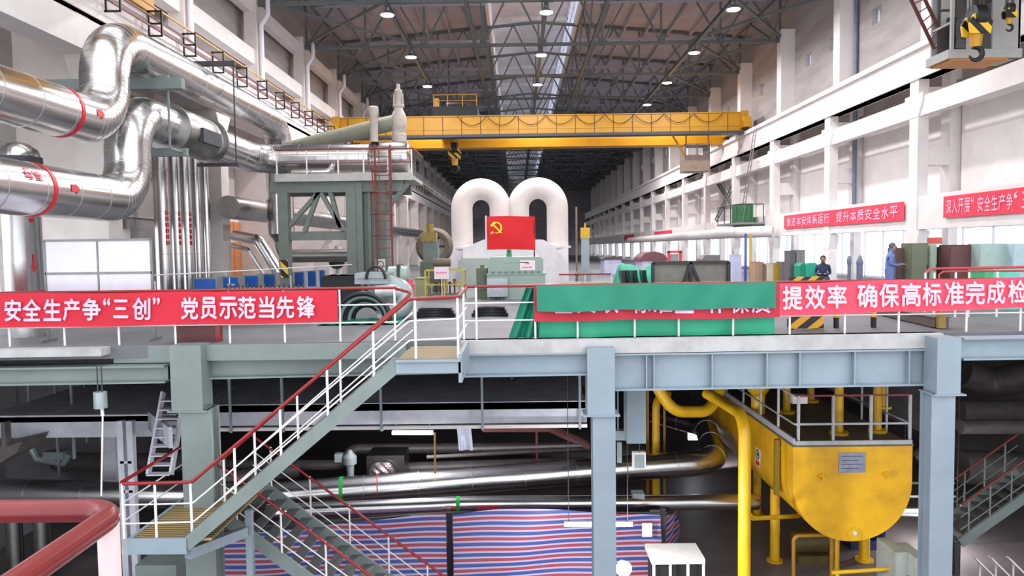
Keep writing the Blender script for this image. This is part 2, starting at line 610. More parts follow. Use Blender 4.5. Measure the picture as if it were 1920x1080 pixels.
for x, lab in ((-6.1, 'under the left lamp row'), (-2.3, 'left of the roof skylight'), (1.5, 'above the middle lamp row'), (4.4, 'right of the roof skylight'), (10.4, 'above the right lamp row')):
    o = MB().ibeam((x, 28, 13.40), (x, YEND, 13.40), .18, .2).build('roof_tie', truss_m, smooth=0)
    tag(o, 'long grey steel tie running down the roof ' + lab, 'beam')
for side, (xa, xb) in (('left', (-12.2, -6.1)), ('right', (15.4, 10.4))):
    b0 = None
    for i, y in enumerate(TY[:-1]):
        if b0 is None:
            b0 = MB().bar((xa, y + .2, 13.78), (xb, y + 7.6, 13.78), .12).bar((xb, y + .2, 13.80), (xa, y + 7.6, 13.80), .12).build('roof_brace', truss_m, smooth=0)
            tag(b0, 'crossed grey steel roof brace by the %s wall, first bay from the camera' % side, 'brace', 'crossed roof braces by the %s wall' % side)
        else:
            dup(b0, (0, i * 7.8, 0), 'crossed grey steel roof brace by the %s wall, %s bay from the camera' % (side, ORD[i]))
v0 = None
for x, lab in ((-11.7, 'left eaves'), (14.9, 'right eaves'), (-1.9, 'left skylight edge'), (4.3, 'right skylight edge')):
    for i, y in enumerate(TY[:-1]):
        mb = MB()
        zt = topz(x) - .3
        mb.bar((x, y + .12, 13.8), (x, y + 3.9, zt), .09).bar((x, y + 3.9, zt), (x, y + 7.68, 13.8), .09).bar((x, y + .12, zt), (x, y + 7.68, zt), .1)
        if i == 0:
            v0 = mb.build('vertical_brace', truss_m, smooth=0)
            tag(v0, 'grey steel zigzag brace between trusses at the %s, first bay from the camera' % lab, 'brace', 'zigzag braces at the ' + lab)
        else:
            dup(v0, (0, i * 7.8, 0), 'grey steel zigzag brace between trusses at the %s, %s bay from the camera' % (lab, ORD[i]))
# ---- lamps
lamp_w = mat('lamp_lens', (1, 0.97, 0.95), 0.3, var=0, emit=14)
lamp_h = mat('lamp_housing', (0.55, 0.55, 0.57), 0.4, 0.6, var=0)
def high_bay(x, y, label, z=12.95):
    t = thing('high_bay_lamp', label, 'lamp', (x, y, z), 'high bay lamps under the roof')
    MB().lathe([(.10, .42), (.12, .2), (.34, .02), (.36, 0), (.33, 0)], (x, y, z), 'Z', 20).build('reflector', lamp_h, t)
    MB().lathe([(.31, -.02), (.31, .01)], (x, y, z), 'Z', 20).build('lens', lamp_w, t)
    MB().cyl((x, y, z + .4), (x, y, 13.36), .03, 8).build('stem', lamp_h, t)
    ld = bpy.data.lights.new('lamp_light', 'AREA')
    ld.shape = 'DISK'
    ld.size = .6
    ld.energy = LAMP_POWER
    ld.color = (1, .96, .99)
    lo = bpy.data.objects.new('lamp_light', ld)
    COL.objects.link(lo)
    lo.parent = t
    lo.location = (0, 0, -.05)
    return t
for r, nm in ((-6.1, 'left row'), (1.5, 'middle row'), (10.4, 'right row')):
    for i, y in enumerate((35.6, 43.4, 51.2)):
        high_bay(r, y + .2, 'lit round high bay lamp under the roof, %s, %s from the camera' % (nm, ORD[i]))
high_bay(10.4, 59.2, 'lit round high bay lamp just above the yellow crane, right row, farthest')
for i, y in enumerate((66.8, 74.6)):  # lamp rows added out of view behind the crane, brightening the far hall
    for r, nm in ((-6.1, 'left'), (1.5, 'middle'), (10.4, 'right')):
        high_bay(r, y, 'added high bay lamp hidden beyond the yellow crane, %s row, %s one behind the crane' % (nm, ORD[i]))
# unseen lamp row added on the same grid for more light
for r, nm in ((-6.1, 'left row'), (1.5, 'middle row'), (10.4, 'right row')):
    high_bay(r, 27.8, 'added unseen high bay lamp over the bay nearest the camera, %s' % nm)
# ================================================================ BRIDGE CRANES
chev = stripe_mat('hazard_stripes', [((0.92, 0.72, 0.12), .5), ((0.08, 0.08, 0.08), .5)], .32, direction=(.7, 0, .7), rough=.5)
cab_w = mat('crane_cab_grey', (0.66, 0.65, 0.64), 0.5, var=.06)
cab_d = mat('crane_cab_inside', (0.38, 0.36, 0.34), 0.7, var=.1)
def girder(y0, y1, z0, z1, name, root, ribs=True):
    g = MB().box(-11.9, 15.0, y0, y1, z0, z1)
    if ribs:
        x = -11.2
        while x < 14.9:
            MB().box(x - .02, x + .02, y0 - .03, y0, z0 + .02, z1 - .06).build('rib_shade', mat('rib_shade_brown', (.40, .27, .06), .6), root, 0)  # dark strips paint in the shading of the stiffener ribs
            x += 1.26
        g.box(-11.9, 15.0, y0 - .03, y0, z0 + .38, z0 + .42)
        g.box(-11.9, 15.0, y0 - .08, y0, z1 - .06, z1)
    return g.build(name, crane_y, root, 0)
def hook_block(root, x, y, z0, s=1.0):
    """a striped block with sheaves, a shank and a forged hook whose lowest point is z0"""
    zc = z0 + 1.15 * s
    MB().cyl((x - .16 * s, y, zc + .25 * s), (x + .16 * s, y, zc + .25 * s), .36 * s, 22).build('sheave', black, root)
    p = [(-.30, -.32), (-.36, .05), (-.2, .28), (.2, .28), (.36, .05), (.30, -.32)]
    for dy in (-.2, .2):
        MB().prism([(x + a * s, zc + b * s) for a, b in p], 'Y', y + dy * s - .05 * s, y + dy * s + .05 * s).build('cheek_plate', chev, root, 0)
    MB().cyl((x, y, zc - .68 * s), (x, y, zc - .28 * s), .15 * s, 14, .2 * s).build('shank', crane_y, root)
    pts = [(x, y, z0 + .5 * s)]
    cx, cz, R = x, z0 + .27 * s, .2 * s
    for k in range(15):
        a = math.radians(100 - k * 19)
        pts.append((cx - R * math.cos(a) * -1, y, cz + R * math.sin(a)))
    MB().tube(pts, .08 * s, 12, radii=[.08 * s] * 8 + [.085 * s, .08 * s, .075 * s, .065 * s, .055 * s, .045 * s, .035 * s, .02 * s]).build('hook', black, root)
def ropes(root, x, y, z0, z1, s=1.0):
    r = MB()
    for dx in (-.24, -.12, .12, .24):
        r.cyl((x + dx * s, y, z0), (x + dx * s, y, z1), .018, 6)
    r.build('wire_rope', dark, root)

t = thing('bridge_crane', 'yellow overhead bridge crane spanning the hall beyond the white turbine pipes', 'crane', (1.5, 51, 9.27), 'bridge cranes')
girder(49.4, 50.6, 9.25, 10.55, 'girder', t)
girder(53.6, 54.8, 9.02, 10.3, 'girder', t, False)
for x in (-12.1, 14.9):
    MB().box(x - .1, x + .42, 48.6, 55.6, 9.45, 10.1).box(x - .1, x + .42, 49.2, 51, 10.1, 10.6).build('end_truck', crane_y, t, 0)
    for yy in (48.9, 51.0, 53.2, 55.2):
        MB().cyl((x + .08, yy, 9.45), (x + .28, yy, 9.45), .18, 14).build('wheel', dark, t)
MB().box(-11.6, 14.8, 48.5, 49.38, 9.02, 9.2).build('walkway', mat('walkway_blue_black', (0.22, 0.23, 0.27), 0.5), t, 0)
for k in range(9):
    xa = -3.9 + k * 1.95
    pts = [(xa + 1.95 * i / 10, 49.2, 10.5 - .62 * math.sin(PI * i / 10) ** .8) for i in range(11)]
    MB().tube(pts, .022, 6).build('festoon_cable', mat('cable_brown', (0.25, 0.14, 0.08), 0.6), t)
MB().box(-5.6, -2.6, 50.0, 54.0, 10.6, 11.3).build('trolley', mat('trolley_black', (0.10, 0.10, 0.11), 0.6), t, 0)
tr = MB()
for x in (-5.55, -4.6, -3.6, -2.65):
    tr.bar((x, 50.1, 11.3), (x, 50.1, 12.1), .05)
tr.bar((-5.6, 50.1, 12.1), (-2.6, 50.1, 12.1), .05).bar((-5.6, 50.1, 11.7), (-2.6, 50.1, 11.7), .04).box(-5.5, -5.2, 50.2, 50.6, 11.3, 11.9)
tr.build('trolley_railing', crane_y, t, 0)
MB().cyl((-4.8, 51.2, 11.5), (-3.4, 51.2, 11.5), .3, 16).build('hoist_drum', dark, t)
c = MB().box(11.4, 13.1, 50.4, 52.0, 6.8, 7.9).box(11.4, 11.5, 50.4, 52, 7.9, 8.6).box(13.0, 13.1, 50.4, 52, 7.9, 8.6).box(11.4, 13.1, 50.4, 52, 8.55, 8.65).box(12.2, 12.28, 50.4, 50.45, 7.9, 8.6)
cb = c.build('cab', mat('cab_brown_grey', (0.60, 0.52, 0.46), 0.6), t, 0)
MB().box(11.5, 13.0, 50.45, 50.47, 7.9, 8.55).build('cab_window', glass, cb, 0)
h = MB()
for x in (11.5, 13.0):
    h.bar((x, 50.5, 8.6), (x, 50.5, 9.25), .1)
h.bar((10.6, 50.5, 9.2), (11.4, 50.5, 7.9), .1)
h.build('cab_hanger', crane_y, t, 0)
t = thing('crane_hook', 'yellow and black hook block hanging under the far yellow bridge crane', 'hook', (-4.35, 52, 7.0), 'crane hooks')
hook_block(t, -4.35, 52, 7.0, 1.25)
ropes(t, -4.35, 52, 8.9, 10.6, 1.2)

t = thing('bridge_crane', 'bridge crane nearest the camera, its pale glazed cab hanging at the upper right corner', 'crane', (1.5, 21, 9.27), 'bridge cranes')
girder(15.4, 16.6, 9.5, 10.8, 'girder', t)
girder(21.2, 22.2, 9.65, 10.9, 'girder', t, False)
for x in (-12.1, 14.9):
    MB().box(x - .1, x + .42, 15.0, 24.2, 9.45, 10.1).build('end_truck', crane_y, t, 0)
    for yy in (17.4, 23.6):
        MB().cyl((x + .08, yy, 9.45), (x + .28, yy, 9.45), .18, 14).build('wheel', dark, t)
MB().box(10.6, 14.6, 15.6, 22.0, 10.9, 11.4).build('trolley', black, t, 0)
z0 = 6.74
c = MB().box(11.75, 13.75, 20.4, 21.5, z0, z0 + .24).box(11.9, 13.75, 21.4, 21.5, z0, 9.65).box(13.0, 13.75, 20.5, 20.56, z0, 9.65).box(13.7, 13.76, 20.5, 21.5, z0, 9.65)
for x, y in ((11.9, 20.5), (11.9, 21.45), (12.35, 20.5)):
    c.box(x - .04, x + .04, y - .04, y + .04, z0, 9.65)
for z in (z0 + 1.0, z0 + 2.0):
    c.box(11.88, 11.94, 20.5, 21.5, z - .03, z + .03)
cb = c.build('cab', cab_w, t, 0)
MB().box(11.9, 11.92, 20.5, 21.5, z0 + .28, 9.2).box(12.0, 13.0, 20.48, 20.5, z0 + .28, 9.2).build('cab_window', glass, cb, 0)
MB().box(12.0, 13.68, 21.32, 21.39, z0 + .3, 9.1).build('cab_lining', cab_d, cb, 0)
MB().box(12.15, 12.5, 20.9, 21.15, z0 + .24, z0 + .8).box(12.15, 12.5, 21.1, 21.2, z0 + .8, z0 + 1.3).build('operator_seat', black, cb, 0)
pb = MB()
for k in range(3):
    pb.box(12.05, 12.4, 21.24, 21.31, z0 + 1.1 + k * .48, z0 + 1.5 + k * .48)
pb.build('control_box', mat('control_box_cream', (0.85, 0.82, 0.76), 0.5), cb, 0)
MB().box(11.85, 13.4, 20.45, 21.45, z0 - .04, z0).build('cab_floor_plate', mat('orange_underside', (0.85, 0.55, 0.15), 0.5), cb, 0)
a, b = at(1752, 92, 21.2), at(1680, -60, 21.2)
a2, b2 = at(1768, 70, 21.2), at(1706, -60, 21.2)
ld = MB().bar(a, b, .07).bar(a2, b2, .07)
for k in range(9):
    f = k / 9
    ld.bar(a + (b - a) * f, a2 + (b2 - a2) * f, .03)
ld.build('ladder', mat('ladder_brown', (0.36, 0.16, 0.13), 0.5), t, 0)
p = at(1829, 117, 19.7)
t = thing('crane_hook', 'large yellow and black hook block with a black hook, in front of the crane cab', 'hook', p, 'crane hooks')
hook_block(t, p.x, p.y, p.z, .84)
ropes(t, p.x, p.y, p.z + 1.3, 10.9, .8)
p = at(1892, 60, 19.6)
t = thing('crane_hook', 'small yellow hook block hanging at the extreme upper right, beside the big hook', 'hook', p, 'crane hooks')
hook_block(t, p.x, p.y, p.z, .42)
ropes(t, p.x, p.y, p.z + .6, 10.9, .4)

# ---- conductor rails on the left crane beam
t = thing('conductor_rail', 'yellow and dark crane conductor rails on square brackets along the left crane beam', 'rail', (-11.3, 60, 8.55))
for z, m, nm in ((9.36, crane_y, 'yellow'), (9.02, redbrown, ''), (8.72, redbrown, '')):
    MB().bar((-11.2, 14, z), (-11.2, 150, z), .05).build('conductor_bar', m, t, 0)
y = 18.5
while y < 96:
    b = MB()
    for xx in (-11.45, -11.05):
        b.bar((xx, y, 8.5), (xx, y, 9.3), .05)
    for zz in (8.52, 8.9, 9.28):
        b.bar((-11.5, y, zz), (-11.05, y, zz), .05)
    b.build('bracket', black, t, 0)
    y += 2.42

# ================================================================ PIPES BY THE LEFT WALL
def big_pipe(name, label, pts, r, step=1.05, n=28, rad=.95, m=None):
    p = fillet(pts, rad, 12)
    o = MB().tube(p, r, n).build(name, m or silver, smooth=40)
    tag(o, label, 'pipe')
    rings(o, p, r + .006, step, .012, n)
    k = 1
    while k < len(p) - 13:
        g = MB()
        for j in range(13):
            q = p[k + j]
            d = (p[min(k + j + 1, len(p) - 1)] - p[k + j - 1]).normalized()
            g.tube([q - d * .005, q + d * .005], r + .004, n)
        g.build('elbow_seams', seam, o, 40)
        k += 13
    return o, p
def pipe_text(mb, chars, X, Z, r, y0, th0, w, h):
    for i, ch in enumerate(chars):
        vs, fs = glyph(ch, .014)
        mb.add([(X + (r + c) * math.cos(th0 + b * h), y0 + i * w * 1.22 + a * w, Z + (r + c) * math.sin(th0 + b * h)) for a, b, c in vs], fs)
P1, p1p = big_pipe('steam_pipe', 'thick shiny clad steam pipe along the left wall, the upper one with two bends',
                   [(-9.1, 8, 4.58), (-9.1, 16.45, 4.58), (-9.1, 16.45, 6.55), (-9.1, 28.3, 6.55), (-9.1, 28.3, 2.4)], .5)
P2, p2p = big_pipe('steam_pipe', 'thick shiny clad steam pipe, the lower one with red lettering, ending above the platform',
                   [(-9.1, 8, 2.96), (-9.1, 17.3, 2.96), (-9.1, 17.3, 5.05), (-9.1, 25.8, 4.95), (-3.85, 25.8, 4.93)], .5)
P1['group'] = P2['group'] = 'thick steam pipes on the left'
for o, X, Z, yb, ya in ((P1, -9.1, 4.58, 14.75, 15.35), (P2, -9.1, 2.96, 13.75, 14.35)):
    MB().tube([(X, yb - .05, Z), (X, yb + .05, Z)], .512, 32).build('red_band', redband, o, 40)
    m_ = MB()
    th = .12
    pts = [(-.13, -.07), (.02, -.07), (.02, -.12), (.14, 0), (.02, .12), (.02, .07), (-.13, .07)]
    m_.add([(X + .512 * math.cos(th + b / .5), ya + a, Z + .512 * math.sin(th + b / .5)) for a, b in pts], [tuple(range(7))])
    m_.build('flow_arrow', redband, o, 0)
tx = MB()
pipe_text(tx, '母管', -9.1, 2.96, .512, 12.93, .22, .21, .44)
tx.build('lettering', redband, P2, 0)
w = MB()
w.tube([(-9.1, 19.6, 5.02), (-9.1, 19.9, 5.02), (-9.1, 21.4, 5.0), (-9.1, 21.6, 5.0)], .6, 28, radii=[.52, .6, .6, .52])
w.build('wrapped_joint', silver_d, P2, 40)
for y in (19.3, 21.8):
    MB().tube([(-9.1, y - .03, 5.01), (-9.1, y + .03, 5.01)], .64, 28).build('flange', silver_d, P2, 40)
MB().box(-8.56, -8.44, 20.0, 21.2, 4.72, 5.1).build('access_box', dark, P2, 0)
MB().tube([(-5.1, 25.8, 4.93), (-5.0, 25.8, 4.93), (-3.75, 25.8, 4.93), (-3.7, 25.8, 4.93)], .56, 30, radii=[.5, .57, .57, .4]).build('end_sleeve', silver, P2, 40)
MB().tube(fillet([(-9.1, 28.3, 2.45), (-9.1, 28.3, 1.55), (-5.6, 28.3, 1.55)], .5, 6), .25, 24).cyl((-9.1, 28.3, 2.45), (-9.1, 28.3, 2.1), .5, 24, .25).build('reducer', silver_d, P1, 40)
# hangers
for i, (y, z, ztop, lab) in enumerate(((22.2, 7.35, 4.5, 'long rod hanger bracketed off the left crane beam beside the thick pipes'),)):
    o = MB().bar((-11.5, y, z), (-8.35, y, z), .12, .14).bar((-8.42, y, z), (-8.42, y, 4.3), .035).bar((-9.6, y, 4.36), (-8.35, y, 4.36), .1).build('pipe_hanger', dark, smooth=0)
    tag(o, lab, 'hanger')
o = MB().box(-11.6, -8.1, 18.0, 18.2, 6.02 - .3, 5.98).box(-9.6, -8.4, 18.8, 18.95, 4.2, 4.4).bar((-8.6, 18.1, 5.9), (-8.6, 18.1, 6.05), .3, .1).bar((-8.5, 18.15, 5.75), (-8.5, 18.15, 4.3), .04).bar((-8.5, 18.15, 4.3), (-8.5, 18.9, 4.3), .06).build('pipe_bracket', green_grey, smooth=0)
tag(o, 'grey green steel bracket carrying the thick pipes out from the left wall', 'bracket')
# vertical pipes
vr = [(305, 24.6, .25), (331, 25.15, .17), (351, 25.65, .18), (371, 26.05, .13), (388, 26.5, .13)]
for i, (px, Y, r) in enumerate(vr):
    x = at(px, 420, Y).x
    p = fillet([(x, Y, 0), (x, Y, 5.5), (-13.5, Y, 5.5)], .5, 6)
    o = MB().tube(p, r, 18).build('riser_pipe', silver, smooth=40)
    tag(o, 'upright shiny pipe in the cluster by the left wall, %s from the left' % ORD[i], 'pipe', 'upright shiny pipes by the left wall')
    rings(o, p, r + .005, 1.4, .01, 18)
    if i < 3:
        mk = MB()
        for k in range(6):
            a0 = .3
            mk.add([(x + (r + .006) * math.cos(t_), Y + (r + .006) * math.sin(t_), z) for t_, z in
                    ((-a0 - .5, 2.0 + k * .2), (-a0, 2.0 + k * .2), (-a0, 2.14 + k * .2), (-a0 - .5, 2.14 + k * .2))], [(0, 1, 2, 3)])
        mk.build('red_marking', redband, o, 0)
for i, (px, Y) in enumerate(((156, 21.8), (184, 22.3))):
    x = at(px, 420, Y).x
    o = MB().cyl((x, Y, 0), (x, Y, 7.0), .12, 14).build('thin_pipe', silver_d, smooth=40)
    tag(o, 'thin upright pipe behind the thick pipes at the far left, %s of two' % ORD[i], 'pipe', 'thin upright pipes at the far left')
x = at(44, 470, 15.6).x
o = MB().lathe([(.36, 0), (.36, 2.9), (.42, 3.0), (.42, 3.75), (.36, 3.95), (.2, 4.08), (.02, 4.12)], (x, 15.6, 0), 'Z', 30).build('vertical_header', silver, smooth=40)
tag(o, 'fat upright clad pipe with red arrow behind the left banner', 'pipe')
MB().tube([(x, 15.6, .93), (x, 15.6, .98)], .375, 30).build('red_band', redband, o, 40)
MB().tube([(x, 15.6, 3.6), (x, 15.6, 3.8)], .43, 30).build('dark_band', dark, o, 40)
mk = MB()
for k in range(5):
    zz = 2.0 + k * .105
    mk.build('red_marking', redband, o, 0)
mk = MB()
mk.add([(x + .367 * math.cos(a), 15.6 + .367 * math.sin(a), z) for a, z in ((-.62, zz), (-.36, zz), (-.36, zz + .08), (-.62, zz + .08))], [(0, 1, 2, 3)])
mk.build('red_marking', redband, o, 0)
mk = MB()
mk.add([(x + .367 * math.cos(a), 15.6 + .367 * math.sin(a), z) for a, z in ((-.55, 1.75), (-.55, 1.5), (-.66, 1.5), (-.48, 1.36), (-.3, 1.5), (-.42, 1.5), (-.42, 1.75))], [tuple(range(7))])
mk.build('flow_arrow', redband, o, 0)

# ================================================================ STEEL PLATFORM WITH VALVE
plat_m = mat('platform_green_grey', (.44, .47, .44), .5, var=.1)
t = thing('valve_platform', 'grey green steel platform on posts under the end of the thick pipe', 'platform', (-5.9, 25.8, 0))
MB().box(-8.05, -3.45, 24.6, 27.0, 4.08, 4.2).box(-8.05, -3.45, 24.56, 24.62, 4.05, 4.3).build('deck_plate', mat('platform_edge', (0.74, 0.72, 0.70), 0.5), t, 0)
MB().box(-8.3, -3.8, 24.8, 25.1, 3.7, 4.07).box(-8.3, -3.8, 26.4, 26.7, 3.7, 4.07).box(-8.0, -5.3, 24.9, 25.1, 2.1, 2.4).build('deck_beam', plat_m, t, 0)
MB().box(-5.42, -5.2, 24.75, 25.5, 0, 4.05).box(-4.64, -4.42, 24.75, 25.5, 0, 4.05).box(-5.2, -4.64, 25.0, 25.2, 0, 4.05).box(-5.05, -4.95, 24.9, 25.0, 0, 4.05).box(-5.5, -4.34, 24.7, 25.55, 0, .06).build('main_column', plat_m, t, 0)
for x in (-8.05, -5.75):
    MB().box(x, x + .34, 24.75, 25.1, 0, 3.7).build('post', plat_m, t, 0)
for a, b in (((-7.9, 2.4), (-6.65, 3.75)), ((-5.9, 2.4), (-6.65, 3.75)), ((-4.5, 3.0), (-3.65, 4.0)), ((-6.0, 2.5), (-6.3, 3.75)), ((-7.2, 2.4), (-6.7, 3.7))):
    MB().bar((a[0], 24.92, a[1]), (b[0], 24.92, b[1]), .18, .14).build('brace', plat_m, t, 0)
rl = MB()
for x in (-8.0, -7.0, -5.95, -5.1, -4.3, -3.5):
    MB().bar((x, 24.65, 4.2), (x, 24.65, 5.1), .045).build('rail_post', steel_w, t, 0)
MB().bar((-8.05, 24.65, 5.1), (-3.45, 24.65, 5.1), .05).bar((-3.45, 24.65, 5.1), (-3.45, 27, 5.1), .05).build('top_rail', redbrown, t, 0)
MB().bar((-8.05, 24.65, 4.65), (-3.45, 24.65, 4.65), .035).build('mid_rail', redbrown, t, 0)
MB().tube(fillet([(-7.6, 25.0, 4.4), (-6.3, 25.0, 4.4), (-6.3, 25.35, 4.7)], .25, 6), .11, 14).build('drain_pipe', silver, t, 40)
MB().box(-8.0, -7.75, 24.72, 24.74, .85, 1.45).build('hazard_plate', chev, t, 0)
sg = at(714, 497, 24.7)
s_ = MB().box(sg.x - .16, sg.x + .16, 24.66, 24.68, sg.z - .2, sg.z + .2).build('no_smoking_sign', steel_w, t, 0)
MB().tube([(sg.x + .11 * math.cos(a * PI / 12), 24.655, sg.z + .02 + .11 * math.sin(a * PI / 12)) for a in range(24)], .012, 6, closed=True).bar((sg.x - .08, 24.655, sg.z + .1), (sg.x + .08, 24.655, sg.z - .06), .02, .004).build('sign_symbol', black, s_, 0)
# ladder
t = thing('caged_ladder', 'rust red caged ladder climbing to the platform beside its main column', 'ladder', (-4.75, 24.3, 0))
xa, xb = at(704, 400, 24.3).x, at(733, 400, 24.3).x
for x in (xa, xb):
    MB().bar((x, 24.4, 0), (x, 24.4, 5.2), .06).build('stile', redbrown, t, 0)
rg = MB()
z = .3
while z < 5.1:
    rg.bar((xa, 24.4, z), (xb, 24.4, z), .025)
    z += .3
rg.build('rungs', redbrown, t, 0)
for z in (2.2, 2.9, 3.6, 4.3, 5.0):
    MB().tube([((xa + xb) / 2 + .34 * math.cos(a), 24.38 + .62 * -math.sin(a), z) for a in [PI * k / 10 for k in range(11)]], .02, 6).build('cage_hoop', redbrown, t, 40)
for a in (.2, .5, .8):
    x, y = (xa + xb) / 2 + .34 * math.cos(PI * a), 24.38 - .62 * math.sin(PI * a)
    MB().bar((x, y, 2.2), (x, y, 5.0), .03).build('cage_strip', redbrown, t, 0)
# valve and pipe on the platform
vx = at(748, 240, 26).x
valve_m = mat('valve_cream', (0.76, 0.72, 0.69), 0.55, var=.12, scale=5)
t = thing('safety_valve', 'cream coloured upright valve on the pipe end above the platform', 'valve', (vx, 26, 5.45))
MB().lathe([(.26, 5.4), (.26, 5.75), (.22, 5.8), (.24, 5.95), (.27, 6.0), (.27, 6.35), (.22, 6.5), (.16, 6.62), (.16, 6.7), (.2, 6.72), (.2, 6.8)], (vx, 26, 0), 'Z', 20).build('valve_body', valve_m, t)
MB().lathe([(.11, 6.8), (.11, 7.15), (.14, 7.2), (.14, 7.3), (.07, 7.34), (.07, 7.5), (.02, 7.52)], (vx, 26, 0), 'Z', 16).build('bonnet', valve_m, t)
for s in (-1, 1):
    MB().bar((vx + s * .16, 26, 6.75), (vx + s * .13, 26, 7.2), .06).build('yoke', valve_m, t, 0)
MB().tube([(vx - .14, 25.85, 6.98 + .13 * math.cos(a * PI / 8)) if 0 else (vx - .2, 26 + .15 * math.sin(a * PI / 8), 6.98 + .15 * math.cos(a * PI / 8)) for a in range(16)], .02, 8, closed=True).build('handwheel', dark, t)
a, b = V((vx - .1, 26, 6.2)), at(535, 280, 27.4)
o = MB().tube([b, a], .27, 20, radii=[.25, .27]).build('exhaust_pipe', mat('pipe_green_grey', (0.60, 0.60, 0.54), 0.5, var=.1), smooth=40)
tag(o, 'grey green exhaust pipe rising from the left to the cream valve', 'pipe')
px = at(700, 240, 25.4).x
o = MB().lathe([(.14, 5.45), (.14, 6.35), (.17, 6.4), (.17, 6.62), (.13, 6.66)], (px, 25.5, 0), 'Z', 16).build('vent_stub', valve_m)
tag(o, 'short grey upright vent standing on the thick pipe left of the cream valve', 'vent')
# ================================================================ DECK EDGE: BEAMS, COLUMNS
def X(px, Y):
    return at(px, 540, Y).x
def Zof(py, px, Y):
    return at(px, py, Y).z
def edge(px, dy=0.0):
    """the point on the deck edge line seen at pixel column px, z = 0"""
    x = X(px, 14.05)
    for _ in range(4):
        x = X(px, EY(x) + dy)
    return V((x, EY(x) + dy, 0))
# concrete kerb of the slab
a, b = edge(862), edge(1762)
o = MB().bar(a + V((0, .02, -.14)), b + V((0, .02, -.14)), .34, .28).build('slab_kerb', edgec, smooth=0)
o['kind'] = 'structure'
o.name = 'trim_1'
a, b = edge(-260), edge(203)
o = MB().bar(a + V((0, -.16, -.08)), b + V((0, -.16, -.08)), .36, .14).build('trim_2', edgec, smooth=0)
o['kind'] = 'structure'
def stiff_beam(name, label, a, b, h, m, stiff, w=.32):
    t = thing(name, label, 'beam', (a + b) / 2 - V((0, 0, h / 2)))
    MB().ibeam(a, b, w, h, .035, .03).build('girder', m, t, 0)
    for s in stiff:
        p = a + (b - a) * s
        MB().box(p.x - .012, p.x + .012, p.y - w / 2 + .01, p.y - .016, p.z - h / 2 + .035, p.z + h / 2 - .035).build('stiffener', m, t, 0)
    return t
xa, xb = edge(1150), edge(1760)
z1, z2 = Zof(658, 1455, xa.y), Zof(727, 1455, xa.y)
hh = z1 - z2
zc = (z1 + z2) / 2
ax, bx = xa.x, xb.x
stiff_beam('edge_beam', 'deep blue grey steel beam with upright stiffeners above the yellow tank', V((ax, xa.y, zc)), V((bx, xb.y, zc)), hh, blue_grey,
           [(X(p, 14.2) - ax) / (bx - ax) for p in (1208, 1222, 1331, 1434, 1496, 1600, 1704)])
xa, xb = edge(858), edge(1102)
z1, z2 = Zof(661, 980, xa.y), Zof(704, 980, xa.y)
stiff_beam('edge_beam', 'blue grey steel beam between the stair head and the middle column', V((xa.x, xa.y, (z1 + z2) / 2)), V((xb.x, xb.y, (z1 + z2) / 2)), z1 - z2, blue_grey, [])
xa, xb = edge(370), edge(862, .2)
stiff_beam('edge_beam', 'green grey steel beam right behind the stair, right of the left column', V((xa.x, xa.y + .1, -.34)), V((xb.x, xb.y + .1, -.34)), .66, green_grey, [])
o = MB().box(xa.x, xb.x - 1.0, xa.y - .12, xa.y - .06, -.3, 0).build('fascia_plate', green_grey, smooth=0)
tag(o, 'upper green grey fascia plate right of the left column, along the deck edge', 'plate')
xa, xb = edge(-300), edge(314)
z1, z2 = Zof(686, 160, xa.y), Zof(719, 160, xa.y)
stiff_beam('edge_beam', 'green grey steel beam left of the left column, below the left banner', V((xa.x, xa.y - .1, (z1 + z2) / 2)), V((xb.x, xb.y - .1, (z1 + z2) / 2)), z1 - z2, green_grey, [])
xa, xb = edge(206), edge(314)
o = MB().box(xa.x, xb.x, xa.y + .02, xa.y + .1, -.34, -.01).build('fascia_plate', green_grey, smooth=0)
tag(o, 'short green grey fascia plate left of the left column', 'plate')
xa, xb = edge(1800, -.4), edge(2100, -.4)
z1, z2 = Zof(631, 1860, xa.y), Zof(673, 1860, xa.y)
stiff_beam('edge_beam', 'blue grey steel beam at the far right, right of the right column', V((xa.x, xa.y, (z1 + z2) / 2)), V((xb.x, xb.y, (z1 + z2) / 2)), z1 - z2, blue_grey, [])
# steel columns
def steel_column(label, x0, x1, y0, ztop, x2, x3, zbr, m):
    """an upper boxed head from x0 to x1 and a flanged shaft from x2 to x3 below zbr"""
    t = thing('steel_column', label, 'column', ((x2 + x3) / 2, y0 + .2, -7))
    MB().box(x0, x1, y0, y0 + .46, zbr, ztop).build('head_box', m, t, 0)
    s = MB().box(x2, x3, y0 + .02, y0 + .06, -7, zbr).box(x2, x3, y0 + .38, y0 + .42, -7, zbr).box(x2 + .06, x2 + .1, y0 + .06, y0 + .38, -7, zbr).box(x3 - .1, x3 - .06, y0 + .06, y0 + .38, -7, zbr)
    s.build('shaft', m, t, 0)
    MB().box(x0 - .07, x1 + .09, y0 - .04, y0 + .5, zbr - .03, zbr).build('cap_plate', m, t, 0)
    MB().box(x2 - .12, x3 + .12, y0 - .1, y0 + .54, -7, -6.95).build('base_plate', m, t, 0)
    return t
y = EY(-6.4) - .35
steel_column('green grey steel column left, behind the foot of the upper stair flight', X(313, y), X(372, y), y, Zof(648, 340, y), X(328, y), X(386, y), Zof(770, 345, y), green_grey)
y = EY(1.5) - .35
steel_column('blue grey steel column in the middle, in front of the striped sheets', X(1100, y), X(1152, y), y, Zof(652, 1127, y), X(1110, y), X(1153, y), Zof(778, 1127, y), blue_grey)
y = EY(8.3) - .6
steel_column('blue grey steel column at the right, beside the yellow tank', X(1760, y), X(1805, y), y, Zof(634, 1783, y), X(1752, y), X(1797, y), Zof(739, 1783, y), blue_grey)
p = at(1748, 900, 14.9)
o = MB()
